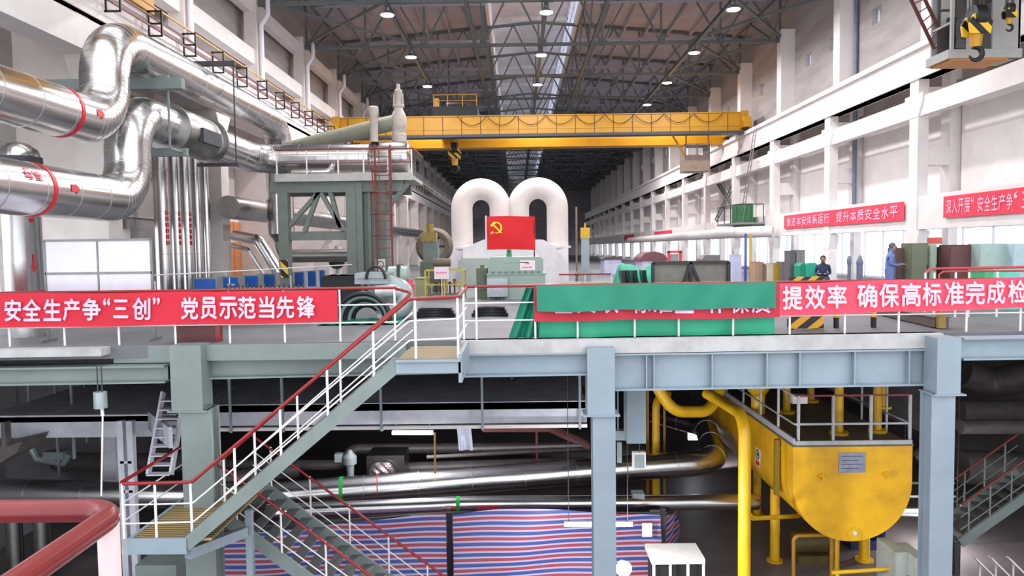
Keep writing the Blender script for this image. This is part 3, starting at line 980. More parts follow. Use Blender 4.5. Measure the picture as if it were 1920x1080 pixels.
for k in range(3):
    o.tube(fillet([(p.x - .3, 15.2, -.75), (p.x - .05 + k * .07, 14.9, -1.3), (p.x - .05 + k * .07, 14.9, -6.99)], .2, 5), .035, 8)
o = o.build('conduit_bundle', mat('conduit_grey', (.55, .55, .54), .45), smooth=40)
tag(o, 'bundle of grey conduits running down left of the right column', 'conduit')

# ================================================================ RAILINGS ON THE DECK EDGE
def railing(label, pts, px_posts, mids, zt=1.02, cat='railing', name='railing', foot=True, dy=.06):
    t = thing(name, label, cat, V(pts[0]))
    MB().tube([V(p) + V((0, 0, zt)) for p in pts], .028, 10).build('top_rail', red, t, 50)
    for z in mids:
        MB().tube([V(p) + V((0, 0, z)) for p in pts], .014, 8).build('mid_rail', steel_w, t, 50)
    for q in px_posts:
        MB().cyl(q, q + V((0, 0, zt)), .021, 10).build('post', steel_w, t, 50)
    return t
d = V((0, .08, 0))
posts = [edge(p) + d for p in (-90, 8, 112, 215, 322, 425, 529, 634)]
railing('red topped white railing on the deck edge carrying the left red banner', [posts[0] - V((3, .1, 0)), posts[-1] + V((0, 0, 0)), edge(742) + d], posts + [edge(738) + d], (.36, .7))
posts = [edge(p) + d for p in (892, 1003, 1083, 1191, 1274, 1377, 1484, 1588, 1690, 1818, 1920, 2030)]
c0 = edge(868) + d
railing('red topped white railing on the deck edge carrying the green cloth and right banner', [c0, posts[0], posts[-1] + V((2, .06, 0))], [c0] + posts, (.36, .7))

# ================================================================ STAIR
treadm = stripe_mat('grating_ochre', [((0.62, 0.52, 0.34), .62), ((0.20, 0.17, 0.13), .38)], .085, axis='Y', rough=.6)
YN, YF = 12.05, 13.35                # near and far stringer of the upper flight
LTOP = -.02
st = thing('staircase', 'grey steel staircase with red handrails coming down from the deck to the left', 'staircase', (X(280, YN), YN, -2.9))
xs = X(740, YN)
zt = Zof(684, 740, YN)
xe = X(330, YN)
ze = Zof(1022, 330, YN)
LZ = Zof(1010, 280, YN)
x865 = X(862, YN)
MB().box(xs, x865, YN, EY(-2) - .2, -.14, -.08).build('upper_landing', treadm, st, 0)
fr = MB().box(xs, x865, YN - .05, YN, Zof(699, 800, YN), -.06).box(x865 - .04, x865 + .02, YN - .05, EY(-2) - .2, -.45, .02).box(xs, x865, YN - .1, YN + .02, -.1, -.06)
fr.build('landing_channel', blue_grey, st, 0)
for y in (YN, YF):
    s = MB().bar((xs + .02, y, zt), (xe, y, ze), .07, .22)
    s.build('stringer', green_grey, st, 0)
nst = 15
for k in range(nst):
    f = (k + .6) / nst
    x, z = xs + (xe - xs) * f, zt + .06 + (ze - zt) * f
    MB().box(x - .12, x + .12, YN + .04, YF - .04, z - .03, z).build('tread', mat('tread_steel', (.42, .43, .43), .6), st, 0)
slope = (ze - zt) / (xe - xs)
def stair_rail(y, xa_, za_, pxs, extra=None):
    L = [V((x, y, 0)) for x in pxs]
    def zs(x):
        return zt + (x - xs) * slope + .08
    top = .98
    pts = [V((xs + .28, y, 1.0 - .06)), V((xs - .1, y, zs(xs - .1) + top))]
    pts.append(V((xe + .1, y, zs(xe + .1) + top)))
    return zs, pts
top = 1.0
def zs(x):
    return zt + (x - xs) * slope + .06
lx0, lx1 = X(226, YN), X(334, YN)
# near handrail: upper landing, slope, lower landing
path = [V((x865 - .03, EY(-1) - .1, 1.0)), V((x865 - .03, YN + .02, .96)), V((X(766, YN), YN + .02, .93)), V((X(345, YN), YN + .02, LZ + .95)), V((X(205, YN), YN + .02, LZ + .93)), V((X(205, YN), 14.6, LZ + .93))]
MB().tube(fillet(path, .12, 5), .03, 10).build('handrail', red, st, 50)
for off in (.36, .68):
    q = [p + V((0, 0, -off)) for p in path]
    MB().tube(fillet(q, .1, 4), .014, 8).build('mid_rail', steel_w, st, 50)
for px in (777, 857):
    p = V((X(px, YN), YN + .02, -.1))
    MB().cyl(p, p + V((0, 0, 1.04)), .022, 10).build('rail_post', steel_w, st, 50)
za, zb2 = path[2].z, path[3].z
for px in (697, 608, 517, 428):
    x = X(px, YN)
    f = (x - path[2].x) / (path[3].x - path[2].x)
    MB().cyl((x, YN + .02, zs(x)), (x, YN + .02, za + (zb2 - za) * f), .022, 10).build('rail_post', steel_w, st, 50)
for px in (212, 274, 342):
    x = X(px, YN)
    MB().cyl((x, YN + .02, LZ), (x, YN + .02, LZ + .94), .022, 10).build('rail_post', steel_w, st, 50)
fpath = [V((edge(742).x, EY(-2) + .02, 1.0)), V((xs + .1, YF, .96)), V((path[3].x, YF, LZ + .97))]
MB().tube(fillet(fpath, .1, 4), .03, 10).build('handrail', red, st, 50)
for off in (.36, .68):
    MB().tube([p + V((0, 0, -off)) for p in fpath[1:]], .014, 8).build('mid_rail', steel_w, st, 50)
for px in (634, 551, 468, 408):
    x = X(px, YF)
    f = (x - fpath[1].x) / (fpath[2].x - fpath[1].x)
    MB().cyl((x, YF, zs(x)), (x, YF, fpath[1].z + (fpath[2].z - fpath[1].z) * f), .022, 10).build('rail_post', steel_w, st, 50)
# lower landing
MB().box(lx0, lx1 + .4, YN, 14.7, LZ - .04, LZ).build('lower_landing', treadm, st, 0)
MB().box(lx0, lx1, YN - .06, YN, Zof(1037, 280, YN), Zof(1008, 280, YN)).box(lx0 - .04, lx0 + .02, YN - .05, 14.7, LZ - .26, LZ + .02).build('landing_channel', blue_grey, st, 0)
MB().bar((lx1 - .05, YN + .1, LZ - .3), (lx1 + .45, 13.4, LZ - .42), .14, .18).bar((lx1 + .5, 13.5, LZ - .04), (lx1 + .5, 13.5, -7), .12).build('landing_bracket', blue_grey, st, 0)
# flight below, down to the ground on the right
Y2a, Y2b = 13.9, 15.9
f2 = thing('staircase', 'lower flight of grey steel stairs descending right before the striped sheets', 'staircase', (lx1 + 2, 14.4, -7))
xa, za_ = X(400, Y2a), Zof(966, 400, Y2a)
L2 = 5.0
for y in (Y2a, Y2b):
    MB().bar((xa, y, za_), (xa + L2, y, za_ - L2 * .78), .07, .24).build('stringer', green_grey, f2, 0)
    pth = [V((xa - .1, y, za_ + .95 + .1)), V((xa + L2, y, za_ + 1.02 - L2 * .78))]
    MB().tube(pth, .028, 10).build('handrail', red, f2, 50)
    for off in (.35, .66):
        MB().tube([p - V((0, 0, off)) for p in pth], .013, 8).build('mid_rail', steel_w, f2, 50)
    for k in range(6):
        x = xa + .3 + k * .85
        z = za_ - (x - xa) * .78
        MB().cyl((x, y, z), (x, y, z + 1.02), .02, 10).build('rail_post', steel_w, f2, 50)
k = 0
while k * .27 < L2:
    x = xa + k * .27
    MB().box(x - .12, x + .12, Y2a + .04, Y2b - .04, za_ + .02 - k * .27 * .78, za_ + .05 - k * .27 * .78).build('tread', mat('tread_steel', (.42, .43, .43), .6), f2, 0)
    k += 1
# ship's ladder behind the left column
o = thing('step_ladder', 'steep grey steel step ladder behind the left column', 'ladder', (X(312, 16), 16, LZ))
xl, xr = X(290, 16.2), X(332, 16.2)
for x in (xl, xr):
    MB().bar((x, 15.6, LZ), (x, 16.4, -1.4), .05, .16).build('stile', mezz, o, 0)
for k in range(9):
    f = k / 9
    MB().box(xl, xr, 15.6 + .8 * f - .1, 15.6 + .8 * f + .1, LZ + (-1.4 - LZ) * f, LZ + (-1.4 - LZ) * f + .03).build('tread', mezz, o, 0)

# ================================================================ BANNERS ON THE RAILING
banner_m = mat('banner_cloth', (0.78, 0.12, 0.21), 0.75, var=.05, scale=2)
letters_m = mat('banner_letters', (0.94, 0.74, 0.84), 0.7, var=0)
def sheet(mb, a, b, h, wave=.012, seed=0, n=60, nv=6, hb=None, thick=.004):
    """a hanging cloth between the top corners a and b"""
    a, b = V(a), V(b)
    L = (b - a).length
    r = random.Random(seed)
    ph = [(r.uniform(1.2, 5), r.uniform(0, 6), r.uniform(.3, 1)) for _ in range(5)]
    def fn(u, v):
        p = a + (b - a) * u
        s = sum(w * math.sin(f * L * u * .9 + o + v * 1.3) for f, o, w in ph) / 3
        hh_ = h if hb is None else h + (hb - h) * u
        return p + V((0, -wave * s * (.35 + v), -hh_ * v - .01 * math.sin(u * L * 2.2)))
    return mb.grid(fn, n, nv, (0, thick, 0))
a, b = edge(-170, -.05), edge(632, -.05)
za, zb2 = Zof(547, 0, a.y), Zof(545, 632, b.y)
a.z, b.z = 1.03, Zof(545, 632, b.y)
o = sheet(MB(), a, b, (a.z - Zof(615, 0, edge(0).y)), .01, 3, 90, hb=b.z - Zof(604, 632, b.y)).build('banner', banner_m, smooth=60)
tag(o, 'red banner with pale Chinese lettering on the left railing', 'banner', 'red banners on the deck railing')
tx = MB()
def put(mb, ch, x0, y0, x1, y1, Y, off=.022):
    p, q, r = at(x0, y1, Y), at(x1, y1, Y), at(x0, y0, Y)
    letter(mb, ch, p, q - p, r - p, off)
row = [('安', 9, 39), ('全', 43, 76), ('生', 82, 114), ('产', 119, 149), ('争', 155, 188), ('“', 194, 206), ('三', 213, 240), ('创', 249, 281), ('”', 287, 299),
       ('党', 340, 371), ('员', 377, 406), ('示', 412, 444), ('范', 447, 479), ('当', 486, 514), ('先', 519, 551), ('锋', 557, 590)]
for ch, x0, x1 in row:
    f = x0 / 600
    y0, y1 = 562 - 7 * f, 602 - 7 * f
    if ch in '“”':
        y1 = y0 + 12
    if ch == '三':
        y0 += 3
        y1 -= 4
    put(tx, ch, x0, y0, x1, y1, edge((x0 + x1) / 2).y - .10)
tx.build('lettering', letters_m, o, 0)
a, b = edge(1456, -.05), edge(2020, -.05)
a.z, b.z = Zof(531, 1460, a.y), Zof(518, 2020, b.y)
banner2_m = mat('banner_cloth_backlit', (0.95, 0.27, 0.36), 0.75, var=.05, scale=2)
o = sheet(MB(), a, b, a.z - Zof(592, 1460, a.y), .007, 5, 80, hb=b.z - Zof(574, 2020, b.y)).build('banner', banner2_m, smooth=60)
tag(o, 'bright red banner with pale Chinese lettering on the right railing', 'banner', 'red banners on the deck railing')
tx = MB()
row = [('提', 1468, 1504), ('效', 1510, 1546), ('率', 1552, 1587), ('确', 1608, 1644), ('保', 1649, 1685), ('高', 1691, 1726), ('标', 1730, 1764), ('准', 1772, 1807), ('完', 1811, 1846), ('成', 1851, 1884), ('检', 1891, 1925), ('修', 1932, 1966)]
for ch, x0, x1 in row:
    f = (x0 - 1468) / 424
    put(tx, ch, x0, 537 - 11 * f, x1, 580 - 12 * f, edge((x0 + x1) / 2).y - .10)
tx.build('lettering', letters_m, o, 0)
# covered middle banner and green cloths
a, b = edge(1001, -.05), edge(1462, -.05)
a.z, b.z = Zof(536, 1001, a.y), Zof(531, 1462, b.y)
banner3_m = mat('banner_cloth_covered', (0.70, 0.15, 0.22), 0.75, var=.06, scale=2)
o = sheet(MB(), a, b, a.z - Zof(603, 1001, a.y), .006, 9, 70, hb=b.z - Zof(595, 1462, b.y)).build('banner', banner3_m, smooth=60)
tag(o, 'dark red banner mostly covered by the hanging green cloth', 'banner', 'red banners on the deck railing')
tx = MB()
for ch, x0 in (('全', 1040), ('员', 1082), ('以', 1125), ('标', 1185), ('准', 1226), ('工', 1266), ('作', 1328), ('保', 1370), ('质', 1410)):
    Y = edge(x0 + 16).y - .078
    put(tx, ch, x0, 552, x0 + 34, 586.5, Y)
tx.build('lettering', letters_m, o, 0)
green = mat('green_cloth', (0.05, 0.47, 0.37), 0.6, var=.06, scale=1.5)
green2 = mat('green_tarpaulin', (0.05, 0.59, 0.44), 0.5, var=.08, scale=1.5)
def drape(mb, pa, pb, ya, yb, wave, seed, dy, n=90, folds=7):
    """cloth hanging from pixel column pa to pb, top row ya, bottom row yb, with gathered folds"""
    A, B = edge(pa, dy), edge(pb, dy)
    zta, zba = Zof(ya[0], pa, A.y), Zof(yb[0], pa, A.y)
    ztb, zbb = Zof(ya[1], pb, B.y), Zof(yb[1], pb, B.y)
    r = random.Random(seed)
    fold = sorted(r.uniform(.02, .98) for _ in range(folds))
    amp = [r.uniform(.4, 1) for _ in fold]
    lean = [r.uniform(-.05, .05) for _ in fold]
    def fn(u, v):
        p = A + (B - A) * u
        z = zta + (ztb - zta) * u + (zba + (zbb - zba) * u - zta - (ztb - zta) * u) * v
        s = 0
        for f, am, le in zip(fold, amp, lean):
            d_ = (u - f - le * v) * 28
            s += am * math.exp(-d_ * d_)
        s += .3 * math.sin(u * 19 + seed) + .2 * math.sin(u * 41 + v * 3)
        sag = .015 * math.sin(u * 13) * (1 if v > .9 else 0)
        return V((p.x, p.y - wave * s * (.3 + .7 * v), z - sag))
    return mb.grid(fn, n, 10, (0, .005, 0))
o = drape(MB(), 1006, 1456, (535.5, 529), (584, 578), .075, 4, -.14).build('green_cloth', green, smooth=60)
tag(o, 'green cloth hung over the top of the covered red banner', 'cloth')
o = drape(MB(), 1008, 1452, (560, 552), (638, 627), .05, 8, .2, folds=9).build('green_tarpaulin', green2, smooth=60)
tag(o, 'bright green tarpaulin hanging behind the railing down to the deck edge', 'tarpaulin')
mb = MB()
A = edge(990, .25)
def fn(u, v):
    w = .16 + .13 * v
    x = A.x + .12 - .22 * v + (u - .5) * w * 2
    return V((x, A.y - .1 + .08 * math.sin(u * 14 + v * 2), .98 - .97 * v))
mb.grid(fn, 24, 12, (0, .006, 0))
o = mb.build('green_tarpaulin', green, smooth=60)
tag(o, 'bunched tail of green cloth hanging at the left end of the green cover', 'tarpaulin')
# work lying under the green tarpaulin
o = MB().prism([(EY(4) + .5, 0), (EY(4) + .5, .55), (EY(4) + 1.1, .72), (EY(4) + 1.9, .62), (EY(4) + 1.9, 0)], 'X', edge(1030).x + .3, edge(1440).x - .1).build('covered_work', green2, smooth=0)
tag(o, 'low stack of parts wrapped in green sheeting behind the railing', 'stack')
# red board at the deck edge left
a = edge(368, .35)
t = thing('red_board', 'dark red board standing on the deck behind the left railing', 'board', (a.x, a.y, 0))
MB().box(X(323, a.y), X(401, a.y), a.y, a.y + .04, 0, Zof(595, 360, a.y) + .2).build('board', mat('maroon_board', (.36, .16, .16), .5), t, 0)
MB().box(X(401, a.y), X(410, a.y), a.y - .01, a.y + .12, 0, Zof(595, 360, a.y) + .2).build('side', red, t, 0)

# ================================================================ GALLERY RAILING IN FRONT OF THE CAMERA
t = thing('gallery_railing', 'thick red topped railing corner close to the camera at lower left', 'railing', (-.85, 1.5, .12))
z = 1.215
MB().tube(fillet([(-3.2, 1.5, z), (-.835, 1.5, z), (-.80, .2, z)], .07, 8), .0235, 20).build('top_rail', mat('gallery_red', (.44, .08, .10), .3, var=.1, scale=12), t, 60)
MB().cyl((-.845, 1.47, .12), (-.845, 1.47, z - .015), .021, 20).build('post', mat('post_pinkish_white', (.86, .76, .76), .45, var=.06, scale=20), t, 60)
MB().cyl((-2.2, 1.5, .12), (-2.2, 1.5, z - .015), .021, 20).build('post', MATS['post_pinkish_white'], t, 60)
# ================================================================ ON THE DECK: TURBINE AND MACHINES
tw = mat('turbine_white', (0.84, 0.80, 0.78), 0.55, var=.05, scale=1)
tg = mat('turbine_grey_green', (0.66, 0.70, 0.67), 0.5, var=.06, scale=1)
casing = mat('casing_white', (0.86, 0.85, 0.86), 0.5, var=.05)
def P(px, py, Y):
    return at(px, py, Y)
Yt = 36.0
t = thing('crossover_pipe', 'huge white twin arched turbine crossover pipe shaped like an M', 'pipe', (-.4, Yt, 1.9))
for c0, c1 in ((866, 938), (972, 1045)):
    xa, xb = P(c0, 400, Yt).x, P(c1, 400, Yt).x
    R = (xb - xa) / 2
    zc = P(956, 391, Yt).z
    pts = [V((xa, Yt, 1.75))] + [V(((xa + xb) / 2 - R * math.cos(PI * k / 20), Yt, zc + R * 1.02 * math.sin(PI * k / 20))) for k in range(21)] + [V((xb, Yt, 1.75))]
    MB().tube(pts, .52, 30).build('arch', tw, t, 60)
t = thing('turbine_casing', 'white and grey green turbine casing below the white twin arched pipe', 'turbine', (-.4, Yt, 0))
def poly(pts, Y):
    return [(P(x, y, Y).x, max(0.0, P(x, y, Y).z)) for x, y in pts]
MB().prism(poly([(868, 548), (868, 466), (907, 449), (1018, 449), (1043, 463), (1048, 548)], 34.6), 'Y', 34.6, 38.5).build('hood', casing, t, 0)
MB().box(P(843, 500, 35.4).x, P(1066, 500, 35.4).x, 35.4, 38.8, 0, P(843, 458, 35.4).z).build('outer_casing', casing, t, 0)
MB().prism(poly([(860, 549), (860, 488), (868, 484), (915, 484), (915, 549)], 34.5), 'Y', 34.2, 34.55).build('lower_skirt', tg, t, 0)
for c in (866, 938, 972, 1045):
    x = P(c, 450, Yt).x
    MB().lathe([(.66, 1.72), (.66, 1.82), (.54, 1.84)], (x, Yt, 0), 'Z', 28).build('pipe_flange', tw, t)
# exciter housing
t = thing('exciter_housing', 'grey green ribbed machine housing with a white notice, below the red flag', 'machine', (-.05, 25, 0))
eg = mat('exciter_green', (0.60, 0.67, 0.63), 0.4, var=.05, scale=1.5)
Ye = 25.0
xa, xb = P(915, 520, Ye).x, P(1019, 520, Ye).x
zt = P(960, 482, Ye).z
zm = P(960, 514, Ye).z
MB().prism([(xa, zm + .02), (xb, zm + .02), (xb, zt - .1), (xb - .1, zt), (xa + .1, zt), (xa, zt - .1)], 'Y', Ye, 28.5).build('cover', eg, t, 0)
MB().box(xa - .03, xb + .06, Ye - .03, 28.5, 0, zm).box(xa - .05, xb + .09, Ye - .06, 28.5, zm - .02, zm + .03).build('lower_housing', eg, t, 0)
MB().box(xa + .55, xa + .58, Ye - .012, Ye, zm + .05, zt - .18).box(xa + .58, xb - .5, Ye - .012, Ye, zt - .2, zt - .17).build('cover_rib', eg, t, 0)
for k in range(8):
    x = xa + .18 + k * (xb - xa - .3) / 7.2
    MB().box(x - .045, x + .045, Ye - .08, Ye, zm + .03, zm + .1).build('latch', mat('latch_grey', (.45, .5, .48), .4), t, 0)
p0, p1 = P(914, 556, Ye), P(952, 521, Ye)
MB().box(p0.x, p1.x, Ye - .22, Ye - .06, p0.z, p1.z).build('junction_box', mat('junction_box_steel', (.72, .72, .74), .3, .7), t, 0)
for k in range(6):
    x = p0.x + .15 + k * .075
    MB().tube([(x, Ye - .14, p0.z + .02), (x + .02 * (k % 3 - 1), Ye - .12, p0.z - .1), (x + .05 * (k % 2), Ye - .1, .05)], .012, 6).build('cable', dark, t, 40)
p0, p1 = P(975, 507, Ye), P(1003, 488, Ye)
nt_ = MB().box(p0.x, p1.x, Ye - .012, Ye, p0.z, p1.z).build('notice', mat('notice_pink_white', (.95, .87, .90), .6, var=0), t, 0)
mk = MB()
w = (p1.x - p0.x)
for a, b, zz in ((.35, .44, .68), (.47, .62, .68), (.18, .28, .3), (.32, .42, .3), (.46, .56, .3), (.6, .78, .3)):
    mk.box(p0.x + w * a, p0.x + w * b, Ye - .016, Ye - .012, p0.z + zz * (p1.z - p0.z) - .025, p0.z + zz * (p1.z - p0.z) + .025)
mk.build('notice_marking', mat('pink_ink', (.9, .45, .55), .6, var=0), nt_, 0)
MB().cyl((P(954, 478, Ye).x, 26, zt), (P(954, 478, Ye).x, 26, zt + .12), .1, 14).ball((P(954, 478, Ye).x, 26, zt + .2), .09).build('green_lamp', mat('lamp_green', (.2, .65, .4), .3, var=0), t)
o = MB().box(P(893, 520, 25.5).x, P(913, 520, 25.5).x, 25.5, 26.4, 0, P(900, 503, 25.5).z).box(P(900, 520, 25.5).x, P(907, 520, 25.5).x, 25.6, 25.9, 1.0, P(900, 497, 25.5).z).box(P(897, 520, 25.5).x, P(909, 520, 25.5).x, 25.46, 25.5, .3, .85).build('instrument_cabinet', mat('olive_green', (.42, .46, .38), .5), smooth=0)
tag(o, 'narrow olive green cabinet left of the ribbed machine housing', 'cabinet')
# flag
Yf = 25.35
t = thing('flag', 'red flag with yellow hammer and sickle, hung between two poles on the machine housing', 'flag', P(957, 470, Yf))
a, b = P(912, 406, Yf), P(1003, 405.5, Yf)
c = P(957, 468, Yf)
mb = MB()
hh = a.z - c.z
def fn(u, v):
    p = a + (b - a) * u
    return V((p.x, p.y - .012 * math.sin(u * 9 + v * 4) - .02 * math.sin(v * 5 - u * 3), p.z - hh * v + .015 * math.sin(u * PI * 1.3)))
mb.grid(fn, 40, 16, (0, .004, 0))
mb.build('cloth', mat('flag_red', (.86, .06, .10), .65, var=.03), t, 60)
em = MB()
ex, ez = P(931, 428, Yf).x, P(931, 427, Yf).z
s = (b.x - a.x) * .118
n = 22
out, inn = [], []
for k in range(n + 1):
    f = k / n
    th = math.radians(115 - 235 * f)
    wd = .04 + .30 * math.sin(PI * min(1, f * 1.05)) ** .9
    out.append((ex + s * math.cos(th), ez + s * math.sin(th)))
    inn.append((ex + .06 * s * f + s * (1 - wd) * math.cos(th), ez + s * (1 - wd) * math.sin(th)))
ye = Yf - .05
for k in range(n):
    em.add([(out[k][0], ye, out[k][1]), (out[k + 1][0], ye, out[k + 1][1]), (inn[k + 1][0], ye, inn[k + 1][1]), (inn[k][0], ye, inn[k][1])], [(0, 1, 2, 3)])
em.bar((ex - .62 * s, ye, ez - .68 * s), (ex - 1.0 * s, ye, ez - 1.05 * s), .3 * s, .004, up=(0, 1, 0))
em.bar((ex - .55 * s, ye, ez + .50 * s), (ex + .85 * s, ye, ez - .95 * s), .26 * s, .004, up=(0, 1, 0))
em.bar((ex - .95 * s, ye, ez + .28 * s), (ex - .25 * s, ye, ez + .95 * s), .48 * s, .004, up=(0, 1, 0))
em.build('emblem', mat('emblem_yellow', (.98, .86, .10), .5, var=0), t, 0)
for px, top_, m in ((911, 405, steel_w), (1001, 405, mat('dark_red_pole', (.4, .05, .08), .5))):
    q = P(px, top_, Yf + .03)
    MB().cyl((q.x, q.y, zt + (.012 if px == 911 else 0)), (q.x, q.y, q.z + .02), .022, 10).build('pole', m, t)
MB().cyl((a.x - .02, Yf, a.z), (a.x - .02, Yf, a.z - hh), .03, 10).build('sleeve', steel_w, t)

# ring (end cover) on its stand
ring_m = mat('cast_iron_brown', (.45, .41, .37), .6, var=.15, scale=4)
Yr = 30.0
cx, cz = P(815, 462, Yr).x, P(815, 462, Yr).z
t = thing('end_cover', 'large round dark grey ring standing upright left of the white turbine', 'ring', (cx, Yr, .3))
pr = [(.42, -.2), (.45, -.35), (.62, -.38), (.74, -.25), (.76, 0), (.74, .2), (.6, .25), (.45, .2), (.42, 0)]
o0 = MB()
n = 32
vs, fs = [], []
for r, h in pr:
    for j in range(n):
        vs.append((cx + r * math.cos(2 * PI * j / n), Yr + h, cz + r * math.sin(2 * PI * j / n)))
k = len(pr)
for i in range(k):
    for j in range(n):
        fs.append((i * n + j, i * n + (j + 1) % n, ((i + 1) % k) * n + (j + 1) % n, ((i + 1) % k) * n + j))
o0.add(vs, fs)
o0.build('ring', ring_m, t, 50)
MB().box(cx - .3, cx + .3, Yr - .3, Yr + .3, 0, cz - .66).box(cx - .45, cx + .45, Yr - .3, Yr + .3, 0, .12).build('stand', mat('teal_stand', (.25, .52, .45), .5), t, 0)
MB().lathe([(.15, -.1), (.2, .1), (.1, .12)], (cx - .1, Yr - .25, cz), 'Y', 16).build('hub', ring_m, t)
MB().bar((cx - .44, Yr, cz), (cx + .44, Yr, cz), .1).build('spoke', ring_m, t, 0)
# column mounted motor in front
q = P(806, 420, 28)
t = thing('lifting_motor', 'dull yellow lifting gear on a grey green post in front of the dark ring', 'machine', (q.x, 28, 0))
MB().box(q.x - .25, q.x + .3, 27.8, 28.3, P(806, 490, 28).z, P(806, 455, 28).z).build('post', green_grey, t, 0)
MB().box(q.x - .3, q.x + .25, 27.75, 28.3, P(806, 453, 28).z, P(806, 436, 28).z).cyl((q.x, 28, P(806, 436, 28).z), (q.x, 28, P(806, 420, 28).z), .14, 12).build('gearbox', mat('dull_yellow', (.62, .52, .25), .5), t, 40)
MB().box(q.x - .35, q.x + .6, 27.6, 28.4, 0, P(806, 490, 28).z).build('base_frame', mat('olive_green', (.42, .46, .38), .5), t, 0)
# control stand: frame with yellow rails, gauges and sign
t = thing('control_stand', 'yellow framed gauge stand with small white sign, left of the ribbed housing', 'stand', (P(828, 540, 26).x, 26, 0))
xa, xb = P(800, 520, 26).x, P(870, 520, 26).x
fr = MB()
for x in (xa, (xa + xb) / 2, xb):
    for y in (25.6, 26.6):
        fr.bar((x, y, 0), (x, y, 1.0), .05)
for z in (.5, 1.0):
    fr.bar((xa, 25.6, z), (xb, 25.6, z), .04).bar((xa, 26.6, z), (xb, 26.6, z), .04).bar((xa, 25.6, z), (xa, 26.6, z), .04).bar((xb, 25.6, z), (xb, 26.6, z), .04)
fr.build('yellow_frame', mat('pale_yellow_paint', (.80, .72, .35), .5), t, 0)
q0, q1 = P(815, 523, 25.6), P(842, 500, 25.6)
sg_ = MB().box(q0.x, q1.x, 25.5, 25.52, q0.z, q1.z).bar(((q0.x + q1.x) / 2, 25.53, 0), ((q0.x + q1.x) / 2, 25.53, q0.z), .03).build('sign', mat('notice_pink_white', (.95, .87, .90), .6, var=0), t, 0)
mk = MB()
for k in range(6):
    x = q0.x + .06 + k * .065
    mk.box(x, x + .045, 25.495, 25.5, (q0.z + q1.z) / 2 - .02, (q0.z + q1.z) / 2 + .03)
mk.build('sign_marking', mat('pink_ink', (.9, .45, .55), .6, var=0), sg_, 0)
a = P(828, 492, 26.0)
MB().cyl((a.x - .3, 26, a.z), (a.x + .32, 26, a.z), .14, 18).build('drum', mat('brown_drum', (.45, .38, .33), .5), t)
MB().box(xa + .1, xb - .1, 25.8, 26.4, 0, .2).build('base', green_grey, t, 0)
for k in range(7):
    x = xa + .2 + k * .16
    MB().cyl((x, 25.75, .2), (x, 25.75, .42 + .1 * (k % 3)), .03, 8).cyl((x, 25.7, .45 + .1 * (k % 3)), (x, 25.8, .45 + .1 * (k % 3)), .06, 12).build('gauge', [valve_m, dark, redbrown][k % 3], t)
o = MB().box(P(778, 520, 26).x, P(799, 520, 26).x, 26, 27, 0, P(790, 523, 26).z).box(P(777, 520, 26).x, P(800, 520, 26).x, 25.95, 27.05, P(790, 523, 26).z, P(790, 521, 26).z).build('oil_box', mat('pale_olive', (.66, .66, .50), .5), smooth=0)
tag(o, 'pale olive box left of the yellow framed gauge stand', 'box')
# stacked plates lying on deck
plate_m = mat('dark_plate', (.16, .16, .18), .35, .3, var=.15)
for i, (x0, x1, yb, lab) in enumerate(((778, 853, 597, 'flat dark stacked ring segments lying on the deck left of the other stack'), (884, 953, 595, 'flat dark stacked ring segments lying on the deck below the ribbed housing'), (978, 1010, 586, 'short dark ring segments lying on the deck beside the green cloth'))):
    q0 = atz(x0, yb, 0)
    q1 = at(x1, yb, q0.y)
    t = thing('ring_segment_stack', lab, 'stack', ((q0.x + q1.x) / 2, q0.y + .4, 0))
    for k in range(3):
        sh = [0, .05, .09][k]
        n = 12
        xm, hw = (q0.x + q1.x) / 2, (q1.x - q0.x) / 2
        pg = [(xm - hw + sh + 2 * (hw - sh) * j / n, q0.y + .5 * math.sin(PI * j / n) * .5) for j in range(n + 1)]
        pg += [(x, y + .45) for x, y in reversed(pg)]
        MB().prism(pg, 'Z', .03 + k * .075, .095 + k * .075).build('segment', plate_m, t, 0)
    MB().box(q0.x + .15, q1.x - .15, q0.y + .3, q0.y + .5, 0, .03).build('batten', dark, t, 0)

# pump group beside the stair head
gm = mat('pump_grey', (.60, .64, .65), .35, .2, var=.1)
t = thing('pump_casing', 'grey curved pump casing and dark ribbed rings on a green sheet near the stair head', 'machine', (P(690, 560, 18.4).x, 18.4, 0))
cx, cz = P(680, 590, 17.6).x, .05
for k, (r, m) in enumerate(((.66, plate_m), (.58, gm), (.50, plate_m), (.42, gm), (.34, plate_m))):
    pts = [(cx + r * math.cos(PI * j / 16), 17.6 + .12 * k, cz + r * math.sin(PI * j / 16)) for j in range(17)]
    MB().tube(pts, .06, 10).build('ring', m, t, 60)
pts = [(cx + .3, 18.1, .05), (cx + .95, 18.2, .3), (cx + .9, 18.4, .75), (cx + .35, 18.6, .95), (cx + .1, 18.9, .6)]
MB().tube(fillet(pts, .3, 6), .22, 20, radii=None).build('volute', gm, t, 50)
MB().tube(fillet([(cx + .2, 18.2, .7), (cx + .9, 18.3, .75), (cx + 1.0, 18.4, .1)], .5, 8), .16, 18).build('outlet', mat('pump_pale', (.76, .77, .78), .35, .2), t, 50)
b0 = P(710, 512, 18.6)
MB().box(b0.x - .55, b0.x + .3, 18.3, 19.1, .9, b0.z).box(b0.x - .5, b0.x + .2, 18.25, 19.15, b0.z - .12, b0.z + .02).build('cover_box', gm, t, 0)
MB().tube([(b0.x + .3 * math.cos(PI * j / 10) * .8, 18.2, 1.02 + .32 * math.sin(PI * j / 10)) for j in range(11)], .035, 8).build('hose', black, t, 40)
MB().cyl((b0.x - .1, 18.7, .3), (b0.x - .1, 18.7, .95), .2, 14).build('neck', gm, t)
